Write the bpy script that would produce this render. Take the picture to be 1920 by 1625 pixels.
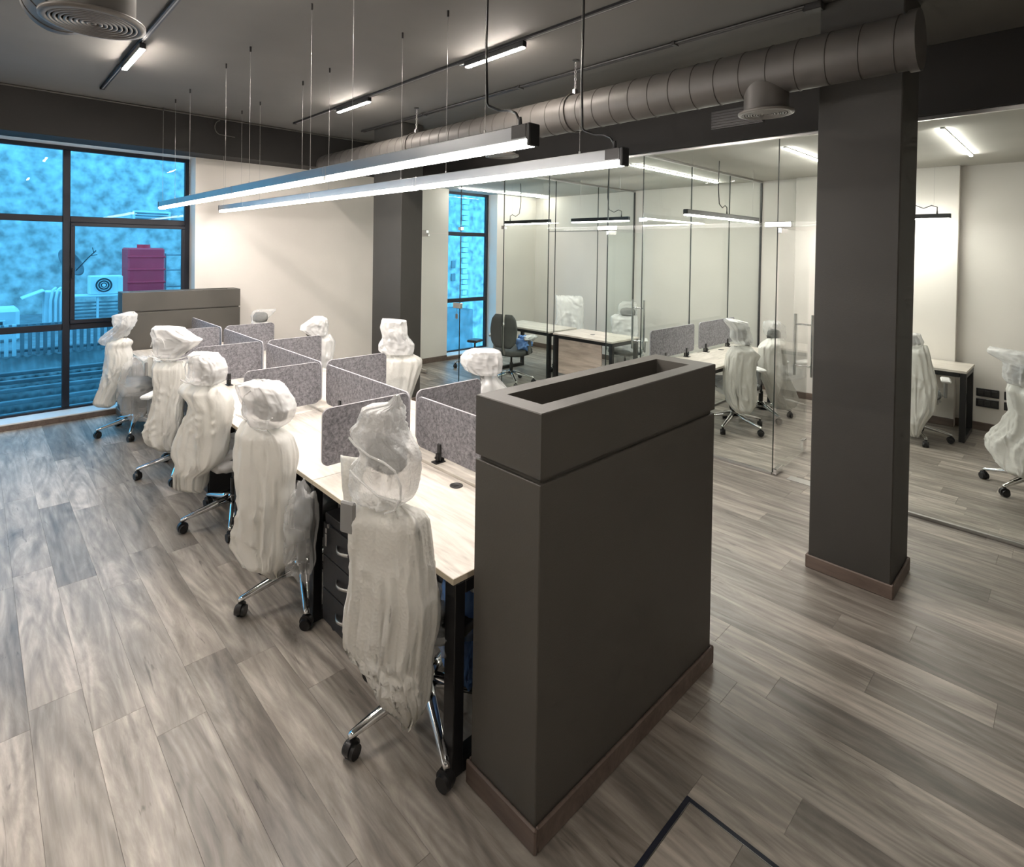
import bpy, math, random
from mathutils import Vector, Matrix, noise

# ------------------------------------------------------------------ reset
for o in list(bpy.data.objects):
    bpy.data.objects.remove(o, do_unlink=True)
scene = bpy.context.scene
COL = scene.collection
R = math.radians
random.seed(7)

# ------------------------------------------------------------------ camera
# world: Y runs along the desk row, X across to the glass offices, Z up, metres
YAW, PITCH, ROLL = R(42.4647), R(0.7429), R(0.8572)
FOC, CX, CY, CAMH = 1037.77, 899.47, 479.50, 1.95
fw = Vector((math.sin(YAW) * math.cos(PITCH), math.cos(YAW) * math.cos(PITCH), -math.sin(PITCH)))
rt = Vector((math.cos(YAW), -math.sin(YAW), 0))
dn = fw.cross(rt)
r2 = math.cos(ROLL) * rt - math.sin(ROLL) * dn
d2 = math.sin(ROLL) * rt + math.cos(ROLL) * dn
cam_data = bpy.data.cameras.new('camera')
cam = bpy.data.objects.new('camera', cam_data)
COL.objects.link(cam)
up = -d2
bk = -fw
cam.matrix_world = Matrix(((r2.x, up.x, bk.x, 0), (r2.y, up.y, bk.y, 0), (r2.z, up.z, bk.z, CAMH), (0, 0, 0, 1)))
cam_data.sensor_fit = 'HORIZONTAL'
cam_data.sensor_width = 36.0
cam_data.lens = FOC / 1920 * 36.0
cam_data.shift_x = (960 - CX) / 1920
cam_data.shift_y = (CY - 812.5) / 1920
cam_data.clip_start = 0.05
cam_data.clip_end = 200
scene.camera = cam

# ------------------------------------------------------------------ world, exposure
world = bpy.data.worlds.new('overcast_sky')
scene.world = world
world.use_nodes = True
bg = world.node_tree.nodes['Background']
bg.inputs['Color'].default_value = (0.80, 0.90, 1.0, 1)
bg.inputs['Strength'].default_value = 4.3
vs = scene.view_settings
vs.view_transform = 'Standard'
vs.look = 'None'
vs.exposure = 0.24
vs.gamma = 1.0
vs.use_curve_mapping = False
cy = scene.cycles
cy.max_bounces = 6
cy.diffuse_bounces = 3
cy.glossy_bounces = 4
cy.transparent_max_bounces = 24
cy.caustics_reflective = False
cy.caustics_refractive = False
cy.use_denoising = True
cy.use_adaptive_sampling = True
cy.adaptive_threshold = 0.05
cy.adaptive_min_samples = 12
PENDANT_W = 50.0
TRACK_W = 300.0
OFFICE_W = 92.0

# ------------------------------------------------------------------ materials
MATS = {}


def new_mat(name):
    m = bpy.data.materials.new(name)
    m.use_nodes = True
    nt = m.node_tree
    for n in list(nt.nodes):
        if n.type != 'OUTPUT_MATERIAL':
            nt.nodes.remove(n)
    out = [n for n in nt.nodes if n.type == 'OUTPUT_MATERIAL'][0]
    MATS[name] = m
    return m, nt, out


def N(nt, kind, **kw):
    n = nt.nodes.new(kind)
    for k, v in kw.items():
        if k in n.inputs:
            n.inputs[k].default_value = v
        else:
            setattr(n, k, v)
    return n


def ramp(nt, stops):
    n = nt.nodes.new('ShaderNodeValToRGB')
    e = n.color_ramp.elements
    while len(e) < len(stops):
        e.new(0.5)
    for el, (p, c) in zip(e, stops):
        el.position = p
        el.color = (c[0], c[1], c[2], 1)
    return n


def simple(name, col, rough=0.5, metal=0.0, var=0.08, scale=6.0, bump=0.0, bscale=120.0, spec=0.5, detail=4.0):
    """paint / plastic / metal: base colour with a faint procedural mottling and fine relief"""
    m, nt, out = new_mat(name)
    b = N(nt, 'ShaderNodeBsdfPrincipled')
    b.inputs['Roughness'].default_value = rough
    b.inputs['Metallic'].default_value = metal
    b.inputs['Specular IOR Level'].default_value = spec
    tc = N(nt, 'ShaderNodeTexCoord')
    nz = N(nt, 'ShaderNodeTexNoise', Scale=scale, Detail=detail)
    nt.links.new(tc.outputs['Object'], nz.inputs['Vector'])
    lo = [max(0, c * (1 - var)) for c in col]
    hi = [min(1, c * (1 + var)) for c in col]
    rp = ramp(nt, [(0.3, lo), (0.7, hi)])
    nt.links.new(nz.outputs['Fac'], rp.inputs['Fac'])
    nt.links.new(rp.outputs['Color'], b.inputs['Base Color'])
    if bump > 0:
        n2 = N(nt, 'ShaderNodeTexNoise', Scale=bscale, Detail=3.0)
        nt.links.new(tc.outputs['Object'], n2.inputs['Vector'])
        bp = N(nt, 'ShaderNodeBump', Strength=bump, Distance=0.002)
        nt.links.new(n2.outputs['Fac'], bp.inputs['Height'])
        nt.links.new(bp.outputs['Normal'], b.inputs['Normal'])
    nt.links.new(b.outputs[0], out.inputs['Surface'])
    return m


def wood(name, dark, mid, light, axis='Y', grain=1.0, rough=0.42, rnd=0.35, lohi=(0.30, 0.68), rings=0.06, crack=0.25):
    """wood-print: streaky grain along one axis, each object with its own offset and tone"""
    m, nt, out = new_mat(name)
    b = N(nt, 'ShaderNodeBsdfPrincipled', Roughness=rough)
    tc = N(nt, 'ShaderNodeTexCoord')
    oi = N(nt, 'ShaderNodeObjectInfo')
    mul = N(nt, 'ShaderNodeMath', operation='MULTIPLY')
    mul.inputs[1].default_value = 57.3
    nt.links.new(oi.outputs['Random'], mul.inputs[0])
    add = N(nt, 'ShaderNodeVectorMath', operation='ADD')
    nt.links.new(tc.outputs['Object'], add.inputs[0])
    nt.links.new(mul.outputs[0], add.inputs[1])
    s = (7.0, 0.95, 7.0) if axis == 'Y' else (0.95, 7.0, 7.0)
    mp = N(nt, 'ShaderNodeMapping')
    mp.inputs['Scale'].default_value = tuple(q * grain for q in s)
    nt.links.new(add.outputs[0], mp.inputs['Vector'])
    n1 = N(nt, 'ShaderNodeTexNoise', Scale=1.0, Detail=8.0, Roughness=0.66, Distortion=1.2)
    nt.links.new(mp.outputs[0], n1.inputs['Vector'])
    mp2 = N(nt, 'ShaderNodeMapping')
    mp2.inputs['Scale'].default_value = tuple(q * grain * 5.0 for q in s)
    nt.links.new(add.outputs[0], mp2.inputs['Vector'])
    n2 = N(nt, 'ShaderNodeTexNoise', Scale=1.0, Detail=4.0, Roughness=0.6, Distortion=0.5)
    nt.links.new(mp2.outputs[0], n2.inputs['Vector'])
    mx = N(nt, 'ShaderNodeMath', operation='MULTIPLY_ADD')
    mx.inputs[1].default_value = 0.25
    nt.links.new(n2.outputs['Fac'], mx.inputs[0])
    sc = N(nt, 'ShaderNodeMath', operation='MULTIPLY')
    sc.inputs[1].default_value = 0.75
    nt.links.new(n1.outputs['Fac'], sc.inputs[0])
    nt.links.new(sc.outputs[0], mx.inputs[2])
    rp = ramp(nt, [(lohi[0], dark), (0.49, mid), (lohi[1], light)])
    nt.links.new(mx.outputs[0], rp.inputs['Fac'])
    # cathedral rings and fine dark cracks
    mp3 = N(nt, 'ShaderNodeMapping')
    mp3.inputs['Scale'].default_value = tuple(q * grain * .55 for q in s)
    nt.links.new(add.outputs[0], mp3.inputs['Vector'])
    n3 = N(nt, 'ShaderNodeTexNoise', Scale=1.0, Detail=2.0, Roughness=0.5, Distortion=0.6)
    nt.links.new(mp3.outputs[0], n3.inputs['Vector'])
    fq = N(nt, 'ShaderNodeMath', operation='MULTIPLY'); fq.inputs[1].default_value = 75.0
    nt.links.new(n3.outputs['Fac'], fq.inputs[0])
    sn = N(nt, 'ShaderNodeMath', operation='SINE')
    nt.links.new(fq.outputs[0], sn.inputs[0])
    mp4 = N(nt, 'ShaderNodeMapping')
    mp4.inputs['Scale'].default_value = tuple(q * grain * 3.2 for q in s)
    nt.links.new(add.outputs[0], mp4.inputs['Vector'])
    n4 = N(nt, 'ShaderNodeTexNoise', Scale=1.0, Detail=3.0, Roughness=0.6, Distortion=1.0)
    nt.links.new(mp4.outputs[0], n4.inputs['Vector'])
    ck = N(nt, 'ShaderNodeMapRange')
    ck.inputs['From Min'].default_value = 0.66
    ck.inputs['From Max'].default_value = 0.74
    ck.inputs['To Min'].default_value = 1.0
    ck.inputs['To Max'].default_value = 1.0 - crack
    nt.links.new(n4.outputs['Fac'], ck.inputs['Value'])
    rg = N(nt, 'ShaderNodeMapRange')
    rg.inputs['From Min'].default_value = -1.0
    rg.inputs['To Min'].default_value = 1.0 - rings
    rg.inputs['To Max'].default_value = 1.0 + rings
    nt.links.new(sn.outputs[0], rg.inputs['Value'])
    md = N(nt, 'ShaderNodeMath', operation='MULTIPLY')
    nt.links.new(ck.outputs[0], md.inputs[0]); nt.links.new(rg.outputs[0], md.inputs[1])
    # tone per object
    mr = N(nt, 'ShaderNodeMapRange')
    mr.inputs['To Min'].default_value = 1 - rnd
    mr.inputs['To Max'].default_value = 1 + rnd * 0.8
    nt.links.new(oi.outputs['Random'], mr.inputs['Value'])
    mt = N(nt, 'ShaderNodeMath', operation='MULTIPLY')
    nt.links.new(mr.outputs[0], mt.inputs[0]); nt.links.new(md.outputs[0], mt.inputs[1])
    vm = N(nt, 'ShaderNodeVectorMath', operation='SCALE')
    nt.links.new(rp.outputs['Color'], vm.inputs[0])
    nt.links.new(mt.outputs[0], vm.inputs['Scale'])
    nt.links.new(vm.outputs[0], b.inputs['Base Color'])
    bp = N(nt, 'ShaderNodeBump', Strength=0.12, Distance=0.001)
    nt.links.new(mx.outputs[0], bp.inputs['Height'])
    nt.links.new(bp.outputs['Normal'], b.inputs['Normal'])
    nt.links.new(b.outputs[0], out.inputs['Surface'])
    return m


def glass(name, tint, base=0.04, rough=0.0):
    """thin architectural pane: straight-through tinted transmission plus Schlick mirror reflection"""
    m, nt, out = new_mat(name)
    tr = N(nt, 'ShaderNodeBsdfTransparent')
    tr.inputs['Color'].default_value = (*tint, 1)
    gl = N(nt, 'ShaderNodeBsdfGlossy', Roughness=rough)
    lw = N(nt, 'ShaderNodeLayerWeight', Blend=0.5)
    pw = N(nt, 'ShaderNodeMath', operation='POWER')
    pw.inputs[1].default_value = 4.3
    nt.links.new(lw.outputs['Facing'], pw.inputs[0])
    ma = N(nt, 'ShaderNodeMath', operation='MULTIPLY_ADD')
    ma.inputs[1].default_value = 1 - base
    ma.inputs[2].default_value = base
    nt.links.new(pw.outputs[0], ma.inputs[0])
    mix = N(nt, 'ShaderNodeMixShader')
    nt.links.new(ma.outputs[0], mix.inputs['Fac'])
    nt.links.new(tr.outputs[0], mix.inputs[1])
    nt.links.new(gl.outputs[0], mix.inputs[2])
    nt.links.new(mix.outputs[0], out.inputs['Surface'])
    return m


def emit(name, col, strength):
    m, nt, out = new_mat(name)
    e = N(nt, 'ShaderNodeEmission', Strength=strength)
    e.inputs['Color'].default_value = (*col, 1)
    nt.links.new(e.outputs[0], out.inputs['Surface'])
    return m


def film(name, col, alpha, rough=0.22, crinkle=0.6, scale=22.0, bubbles=0.0, spread=0.10):
    """clear or milky packing film: partly see-through, glossy, crinkled"""
    m, nt, out = new_mat(name)
    tr = N(nt, 'ShaderNodeBsdfTransparent')
    b = N(nt, 'ShaderNodeBsdfPrincipled', Roughness=rough)
    b.inputs['Base Color'].default_value = (*col, 1)
    tc = N(nt, 'ShaderNodeTexCoord')
    nz = N(nt, 'ShaderNodeTexNoise', noise_type='RIDGED_MULTIFRACTAL', normalize=True)
    nz.inputs['Scale'].default_value = scale * .42
    nz.inputs['Detail'].default_value = 4.0
    nz.inputs['Roughness'].default_value = 0.55
    nz.inputs['Distortion'].default_value = 0.7
    nt.links.new(tc.outputs['Object'], nz.inputs['Vector'])
    bp = N(nt, 'ShaderNodeBump', Strength=min(1.0, crinkle * 1.5), Distance=0.04)
    nt.links.new(nz.outputs['Fac'], bp.inputs['Height'])
    last = bp
    if bubbles > 0:
        vo = N(nt, 'ShaderNodeTexVoronoi', Scale=95.0)
        nt.links.new(tc.outputs['Object'], vo.inputs['Vector'])
        b2 = N(nt, 'ShaderNodeBump', Strength=bubbles, Distance=0.006, invert=True)
        nt.links.new(vo.outputs['Distance'], b2.inputs['Height'])
        nt.links.new(bp.outputs['Normal'], b2.inputs['Normal'])
        last = b2
    nt.links.new(last.outputs['Normal'], b.inputs['Normal'])
    mr = N(nt, 'ShaderNodeMapRange')
    mr.inputs['From Min'].default_value = 0.2
    mr.inputs['From Max'].default_value = 0.85
    mr.inputs['To Min'].default_value = max(0, alpha - spread)
    mr.inputs['To Max'].default_value = min(1, alpha + spread)
    nt.links.new(nz.outputs['Fac'], mr.inputs['Value'])
    mix = N(nt, 'ShaderNodeMixShader')
    nt.links.new(mr.outputs[0], mix.inputs['Fac'])
    nt.links.new(tr.outputs[0], mix.inputs[1])
    nt.links.new(b.outputs[0], mix.inputs[2])
    nt.links.new(mix.outputs[0], out.inputs['Surface'])
    return m


def foam(name, col, rib=0.0):
    """milky packing foam sheet: diffuse, a little light shining through, pocked surface"""
    m, nt, out = new_mat(name)
    b = N(nt, 'ShaderNodeBsdfPrincipled', Roughness=0.45)
    b.inputs['Base Color'].default_value = (*col, 1)
    t = N(nt, 'ShaderNodeBsdfTranslucent')
    t.inputs['Color'].default_value = (*col, 1)
    tc = N(nt, 'ShaderNodeTexCoord')
    vo = N(nt, 'ShaderNodeTexVoronoi', Scale=70.0)
    nt.links.new(tc.outputs['Object'], vo.inputs['Vector'])
    mp = N(nt, 'ShaderNodeMapping')
    mp.inputs['Scale'].default_value = (26, 26, 4)
    nt.links.new(tc.outputs['Object'], mp.inputs['Vector'])
    nz = N(nt, 'ShaderNodeTexNoise', noise_type='RIDGED_MULTIFRACTAL', normalize=True)
    nz.inputs['Scale'].default_value = 0.55
    nz.inputs['Detail'].default_value = 3.0
    nz.inputs['Distortion'].default_value = 0.5
    nt.links.new(mp.outputs[0], nz.inputs['Vector'])
    bp = N(nt, 'ShaderNodeBump', Strength=1.0, Distance=0.035)
    nt.links.new(nz.outputs['Fac'], bp.inputs['Height'])
    b2 = N(nt, 'ShaderNodeBump', Strength=0.25 + rib, Distance=0.003)
    nt.links.new(vo.outputs['Distance'], b2.inputs['Height'])
    nt.links.new(bp.outputs['Normal'], b2.inputs['Normal'])
    nt.links.new(b2.outputs['Normal'], b.inputs['Normal'])
    mix = N(nt, 'ShaderNodeMixShader')
    mix.inputs['Fac'].default_value = 0.22
    nt.links.new(b.outputs[0], mix.inputs[1])
    nt.links.new(t.outputs[0], mix.inputs[2])
    nt.links.new(mix.outputs[0], out.inputs['Surface'])
    return m


def felt(name, dark, light):
    m, nt, out = new_mat(name)
    b = N(nt, 'ShaderNodeBsdfPrincipled', Roughness=0.95)
    b.inputs['Specular IOR Level'].default_value = 0.1
    tc = N(nt, 'ShaderNodeTexCoord')
    n1 = N(nt, 'ShaderNodeTexNoise', Scale=55.0, Detail=5.0, Roughness=0.7, Distortion=0.6)
    nt.links.new(tc.outputs['Object'], n1.inputs['Vector'])
    rp = ramp(nt, [(0.35, dark), (0.66, light)])
    nt.links.new(n1.outputs['Fac'], rp.inputs['Fac'])
    nt.links.new(rp.outputs['Color'], b.inputs['Base Color'])
    bp = N(nt, 'ShaderNodeBump', Strength=0.3, Distance=0.002)
    nt.links.new(n1.outputs['Fac'], bp.inputs['Height'])
    nt.links.new(bp.outputs['Normal'], b.inputs['Normal'])
    nt.links.new(b.outputs[0], out.inputs['Surface'])
    return m


wood('floor_wood', (0.112, 0.097, 0.084), (0.292, 0.260, 0.226), (0.52, 0.475, 0.42), rnd=0.29, lohi=(0.29, 0.69), rough=0.36, rings=0.13, crack=0.5)
wood('desk_wood', (0.38, 0.345, 0.30), (0.59, 0.545, 0.485), (0.71, 0.665, 0.605), grain=1.6, rnd=0.03)
wood('desk_wood_x', (0.38, 0.345, 0.30), (0.59, 0.545, 0.485), (0.71, 0.665, 0.605), axis='X', grain=1.6, rnd=0.03)
wood('panel_wood', (0.28, 0.23, 0.19), (0.44, 0.38, 0.32), (0.55, 0.49, 0.42), grain=1.0, rnd=0.03)
wood('skirting_wood', (0.085, 0.062, 0.050), (0.135, 0.100, 0.082), (0.18, 0.138, 0.115), grain=1.2, rnd=0.05, rough=0.5)
simple('desk_edge', (0.62, 0.55, 0.42), 0.5, var=0.04)
simple('glass_seal', (0.012, 0.022, 0.018), 0.4)
simple('wall_paint', (0.72, 0.685, 0.635), 0.75, var=0.03, scale=2.0, bump=0.25, bscale=60)
simple('ceiling_paint', (0.135, 0.130, 0.120), 0.8, var=0.06, scale=1.5, bump=0.2, bscale=50)
simple('office_ceiling', (0.48, 0.47, 0.43), 0.85, var=0.05, scale=1.5, bump=0.2, bscale=50)
simple('dark_paint', (0.046, 0.0435, 0.0385), 0.6, var=0.06, scale=3.0, bump=0.3, bscale=160)
simple('taupe_paint', (0.080, 0.074, 0.064), 0.55, var=0.05, scale=3.0, bump=0.3, bscale=160)
simple('beam_paint', (0.016, 0.0145, 0.013), 0.75, var=0.08, scale=2.0, bump=0.3, bscale=80)
simple('duct_metal', (0.085, 0.078, 0.071), 0.5, 0.15, var=0.1, scale=5.0)
simple('duct_seam', (0.075, 0.068, 0.062), 0.5, 0.3)
simple('diffuser_metal', (0.15, 0.138, 0.124), 0.45, 0.1)
simple('black_metal', (0.010, 0.010, 0.011), 0.42, 0.0, var=0.15)
simple('black_plastic', (0.012, 0.012, 0.013), 0.35, var=0.15)
simple('cabinet_black', (0.016, 0.016, 0.018), 0.5, var=0.2, scale=40)
simple('frame_navy', (0.004, 0.006, 0.014), 0.5, 0.0, var=0.1)
simple('chrome', (0.78, 0.78, 0.78), 0.12, 1.0, var=0.02)
simple('steel', (0.55, 0.55, 0.54), 0.28, 1.0, var=0.03)
simple('alu_profile', (0.30, 0.31, 0.32), 0.30, 0.85, var=0.05)
simple('dark_profile', (0.045, 0.043, 0.042), 0.35, 0.3)
simple('grey_plastic', (0.26, 0.26, 0.255), 0.45)
simple('mesh_fabric', (0.055, 0.058, 0.056), 0.7, var=0.3, scale=80)
simple('white_plastic', (0.75, 0.75, 0.73), 0.4, var=0.03)
simple('sill_white', (0.70, 0.70, 0.69), 0.45, var=0.04)
simple('navy_trim', (0.012, 0.016, 0.032), 0.5)
simple('wire_steel', (0.50, 0.49, 0.47), 0.3, 0.9)
simple('felt_edge', (0.36, 0.35, 0.37), 0.9)
felt('felt_grey', (0.125, 0.122, 0.133), (0.32, 0.313, 0.335))
glass('clear_glass', (0.972, 0.990, 0.981), base=0.0035)
glass('tinted_glass', (0.29, 0.63, 0.81), base=0.010)
foam('foam_wrap', (0.86, 0.85, 0.80))
foam('foam_ribbed', (0.84, 0.83, 0.78), rib=0.5)
film('bubble_film', (0.93, 0.94, 0.93), 0.76, crinkle=0.5, scale=14, bubbles=0.55, spread=0.22)
film('white_film', (0.94, 0.94, 0.93), 0.76, crinkle=0.6, scale=16, spread=0.22)
film('clear_film', (0.80, 0.81, 0.80), 0.42, rough=0.14, crinkle=0.7, scale=11, spread=0.16)
film('gloss_film', (0.80, 0.82, 0.81), 0.12, rough=0.07, crinkle=0.9, scale=9, spread=0.14)
film('blue_film', (0.22, 0.45, 0.95), 0.9, rough=0.2, crinkle=1.0, scale=12)
WARM = (1.0, 0.930, 0.875)
emit('led_pendant', WARM, PENDANT_W)
emit('led_track', (1.0, 0.905, 0.815), TRACK_W)
emit('led_office', (1.0, 0.96, 0.89), OFFICE_W)
emit('led_ceiling', (1.0, 0.96, 0.89), OFFICE_W * 0.75)
# outside
simple('plaster_out', (0.50, 0.49, 0.47), 0.9, var=0.5, scale=4.5, bump=0.5, bscale=9, detail=13.0)
simple('white_out', (0.75, 0.76, 0.77), 0.5, var=0.06)
simple('grey_out', (0.22, 0.22, 0.23), 0.7, var=0.3, scale=5)
simple('roof_out', (0.17, 0.175, 0.18), 0.7, var=0.4, scale=4)
simple('red_out', (0.95, 0.035, 0.06), 0.5, var=0.15, scale=3)
simple('dark_out', (0.06, 0.065, 0.07), 0.6)


# ------------------------------------------------------------------ mesh helpers
ORG = {}


class MB:
    def __init__(self):
        self.v, self.f, self.s = [], [], []

    def add(self, vs_, fs_, smooth=False):
        b = len(self.v)
        self.v += [tuple(p) for p in vs_]
        for q in fs_:
            self.f.append([i + b for i in q])
            self.s.append(smooth)
        return self

    def box(self, x0, x1, y0, y1, z0, z1, ch=0.0):
        if ch <= 0:
            vs_ = [(x, y, z) for z in (z0, z1) for y in (y0, y1) for x in (x0, x1)]
            return self.add(vs_, [(0, 2, 3, 1), (4, 5, 7, 6), (0, 1, 5, 4), (2, 6, 7, 3), (0, 4, 6, 2), (1, 3, 7, 5)])
        X, Y, Z = (x0, x1), (y0, y1), (z0, z1)
        cx_, cy_, cz_ = (x0 + x1) / 2, (y0 + y1) / 2, (z0 + z1) / 2
        ch = min(ch, (x1 - x0) * .45, (y1 - y0) * .45, (z1 - z0) * .45)
        vs_, idx = [], {}
        for i in range(2):
            for j in range(2):
                for k in range(2):
                    sx, sy, sz = (1, -1)[i], (1, -1)[j], (1, -1)[k]
                    p = (X[i], Y[j], Z[k])
                    idx[i, j, k, 0] = len(vs_); vs_.append((p[0], p[1] + sy * ch, p[2] + sz * ch))
                    idx[i, j, k, 1] = len(vs_); vs_.append((p[0] + sx * ch, p[1], p[2] + sz * ch))
                    idx[i, j, k, 2] = len(vs_); vs_.append((p[0] + sx * ch, p[1] + sy * ch, p[2]))
        fs_ = []
        for i in range(2):
            fs_.append([idx[i, 0, 0, 0], idx[i, 1, 0, 0], idx[i, 1, 1, 0], idx[i, 0, 1, 0]])
            fs_.append([idx[0, i, 0, 1], idx[1, i, 0, 1], idx[1, i, 1, 1], idx[0, i, 1, 1]])
            fs_.append([idx[0, 0, i, 2], idx[1, 0, i, 2], idx[1, 1, i, 2], idx[0, 1, i, 2]])
        for j in range(2):
            for k in range(2):
                fs_.append([idx[0, j, k, 1], idx[1, j, k, 1], idx[1, j, k, 2], idx[0, j, k, 2]])
                fs_.append([idx[j, 0, k, 0], idx[j, 1, k, 0], idx[j, 1, k, 2], idx[j, 0, k, 2]])
                fs_.append([idx[j, k, 0, 0], idx[j, k, 1, 0], idx[j, k, 1, 1], idx[j, k, 0, 1]])
        for i in range(2):
            for j in range(2):
                for k in range(2):
                    fs_.append([idx[i, j, k, 0], idx[i, j, k, 1], idx[i, j, k, 2]])
        # orient outwards
        c = Vector((cx_, cy_, cz_))
        good = []
        for q in fs_:
            a, b, d = (Vector(vs_[q[t]]) for t in (0, 1, 2))
            n = (b - a).cross(d - a)
            m = sum((Vector(vs_[t]) for t in q), Vector()) / len(q)
            good.append(q if n.dot(m - c) > 0 else q[::-1])
        return self.add(vs_, good)

    def frame_basis(self, d):
        d = d.normalized()
        a = Vector((0, 0, 1)) if abs(d.z) < 0.95 else Vector((1, 0, 0))
        u = d.cross(a).normalized()
        return u, d.cross(u).normalized()

    def cyl(self, p0, p1, r0, r1=None, n=20, cap0=True, cap1=True):
        p0, p1 = Vector(p0), Vector(p1)
        r1 = r0 if r1 is None else r1
        u, w = self.frame_basis(p1 - p0)
        vs_ = []
        for p, r in ((p0, r0), (p1, r1)):
            for i in range(n):
                t = 2 * math.pi * i / n
                vs_.append(p + u * (r * math.cos(t)) + w * (r * math.sin(t)))
        self.add(vs_, [(i, (i + 1) % n, n + (i + 1) % n, n + i) for i in range(n)], True)
        if cap0: self.add(vs_[:n], [list(range(n))[::-1]])
        if cap1: self.add(vs_[n:], [list(range(n))])
        return self

    def tube(self, path, r, n=8, closed=False):
        P = [Vector(p) for p in path]
        vs_, m = [], len(P)
        pu = None
        for i, p in enumerate(P):
            a = P[i - 1] if (i or closed) else P[i]
            b = P[(i + 1) % m] if (i < m - 1 or closed) else P[i]
            d = (b - a)
            if d.length < 1e-9: d = Vector((0, 0, 1))
            d.normalize()
            if pu is None:
                u, _ = self.frame_basis(d)
            else:
                u = (pu - d * pu.dot(d))
                u = u.normalized() if u.length > 1e-6 else self.frame_basis(d)[0]
            pu = u
            w = d.cross(u)
            rr = r[i] if isinstance(r, (list, tuple)) else r
            for k in range(n):
                t = 2 * math.pi * k / n
                vs_.append(p + u * (rr * math.cos(t)) + w * (rr * math.sin(t)))
        fs_ = []
        for i in range(m if closed else m - 1):
            j = (i + 1) % m
            for k in range(n):
                fs_.append((i * n + k, i * n + (k + 1) % n, j * n + (k + 1) % n, j * n + k))
        self.add(vs_, fs_, True)
        if not closed:
            self.add(vs_[:n], [list(range(n))[::-1]])
            self.add(vs_[-n:], [list(range(n))])
        return self

    def lathe(self, prof, c=(0, 0, 0), n=40, smooth=True):
        """prof: list of (radius, z) turned about a vertical axis through c"""
        vs_ = []
        for r, z in prof:
            for i in range(n):
                t = 2 * math.pi * i / n
                vs_.append((c[0] + r * math.cos(t), c[1] + r * math.sin(t), c[2] + z))
        fs_ = []
        for j in range(len(prof) - 1):
            for i in range(n):
                fs_.append((j * n + i, j * n + (i + 1) % n, (j + 1) * n + (i + 1) % n, (j + 1) * n + i))
        return self.add(vs_, fs_, smooth)

    def build(self, name, mat, parent=None, world=True, at=None):
        vs_ = self.v
        off = Vector((0, 0, 0))
        if parent is not None and world:
            off = ORG.get(parent.name, Vector((0, 0, 0)))
        loc = Vector((0, 0, 0))
        if parent is None:
            if at is None:
                xs, ys, zs = zip(*vs_)
                loc = Vector(((min(xs) + max(xs)) / 2, (min(ys) + max(ys)) / 2, min(zs)))
            else:
                loc = Vector(at)
            off = loc
        me = bpy.data.meshes.new(name)
        me.from_pydata([(p[0] - off.x, p[1] - off.y, p[2] - off.z) for p in vs_], [], self.f)
        me.polygons.foreach_set('use_smooth', self.s)
        me.materials.append(MATS[mat])
        me.update()
        o = bpy.data.objects.new(name, me)
        COL.objects.link(o)
        if parent is not None:
            o.parent = parent
            ORG[o.name] = ORG.get(parent.name, Vector((0, 0, 0)))
        else:
            o.location = loc
            ORG[o.name] = loc
        return o


def tag(o, label=None, cat=None, group=None, kind=None):
    if label: o['label'] = label
    if cat: o['category'] = cat
    if group: o['group'] = group
    if kind: o['kind'] = kind
    return o


def thing(name, label, cat, loc=(0, 0, 0), rz=0.0, group=None):
    o = bpy.data.objects.new(name, None)
    COL.objects.link(o)
    o.empty_display_size = 0.1
    o.location = loc
    o.rotation_euler = (0, 0, rz)
    ORG[o.name] = Vector(loc)
    return tag(o, label, cat, group)


def struct(name, mb, mat, label=None, parent=None, cat=None):
    o = mb.build(name, mat, parent)
    if parent is None:
        tag(o, label, cat, None, 'structure')
    return o


def sempty(name, loc, label=None):
    o = thing(name, label, None, loc)
    o['kind'] = 'structure'
    return o


def copy_tree(o, parent=None):
    c = o.copy()
    COL.objects.link(c)
    c.parent = parent
    ORG[c.name] = ORG.get(o.name, Vector((0, 0, 0)))
    for ch in list(o.children):
        copy_tree(ch, c)
    return c


def B(*a, **k):
    return MB().box(*a, **k)


def project(p):
    d = Vector(p) - Vector((0, 0, CAMH))
    z = d.dot(fw)
    if z < 0.05: return None
    return (CX + FOC * d.dot(r2) / z, CY + FOC * d.dot(d2) / z, z)

# ================================================================== THE SETTING
XL, XR, YF, YB = -3.2, 8.35, -3.0, 7.47      # room extents
ZC, ZO = 3.48, 2.975                          # main ceiling, office ceiling
XG = 5.20                                     # glass front of the offices
YW = 7.74                                     # plane of the windows

# ---- floor: slab and individual planks running along Y
floor = struct('floor', B(XL, XR, YF, YB + 0.3, -0.12, -0.0045), 'floor_wood', 'grey-brown oak-look plank floor running through the whole office')
PW, PL = 0.184, 1.24
HX0, HX1, HY0, HY1 = 1.02, 1.895, 0.05, 0.925     # floor hatch outline
cells = []
ci = 0
x = -1.30
while x < XR - 0.01:
    x1 = min(x + PW, XR)
    y = -0.45 - random.Random(ci * 13 + 5).random() * PL
    while y < YB:
        a, b = max(y, -0.45), min(y + PL, YB)
        if b - a > 0.04:
            cells.append((x, x1, a, b))
        y += PL
    x += PW
    ci += 1


def cut_hatch(c):
    x0, x1, a, b = c
    if x1 <= HX0 or x0 >= HX1 or b <= HY0 or a >= HY1: return [c]
    out = []
    if b > HY1: out.append((x0, x1, HY1, b))
    if a < HY0: out.append((x0, x1, a, HY0))
    if x0 < HX0: out.append((x0, HX0, max(a, HY0), min(b, HY1)))
    if x1 > HX1: out.append((HX1, x1, max(a, HY0), min(b, HY1)))
    return out


cells = [q for c in cells for q in cut_hatch(c) if q[1] - q[0] > 0.012]


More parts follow.
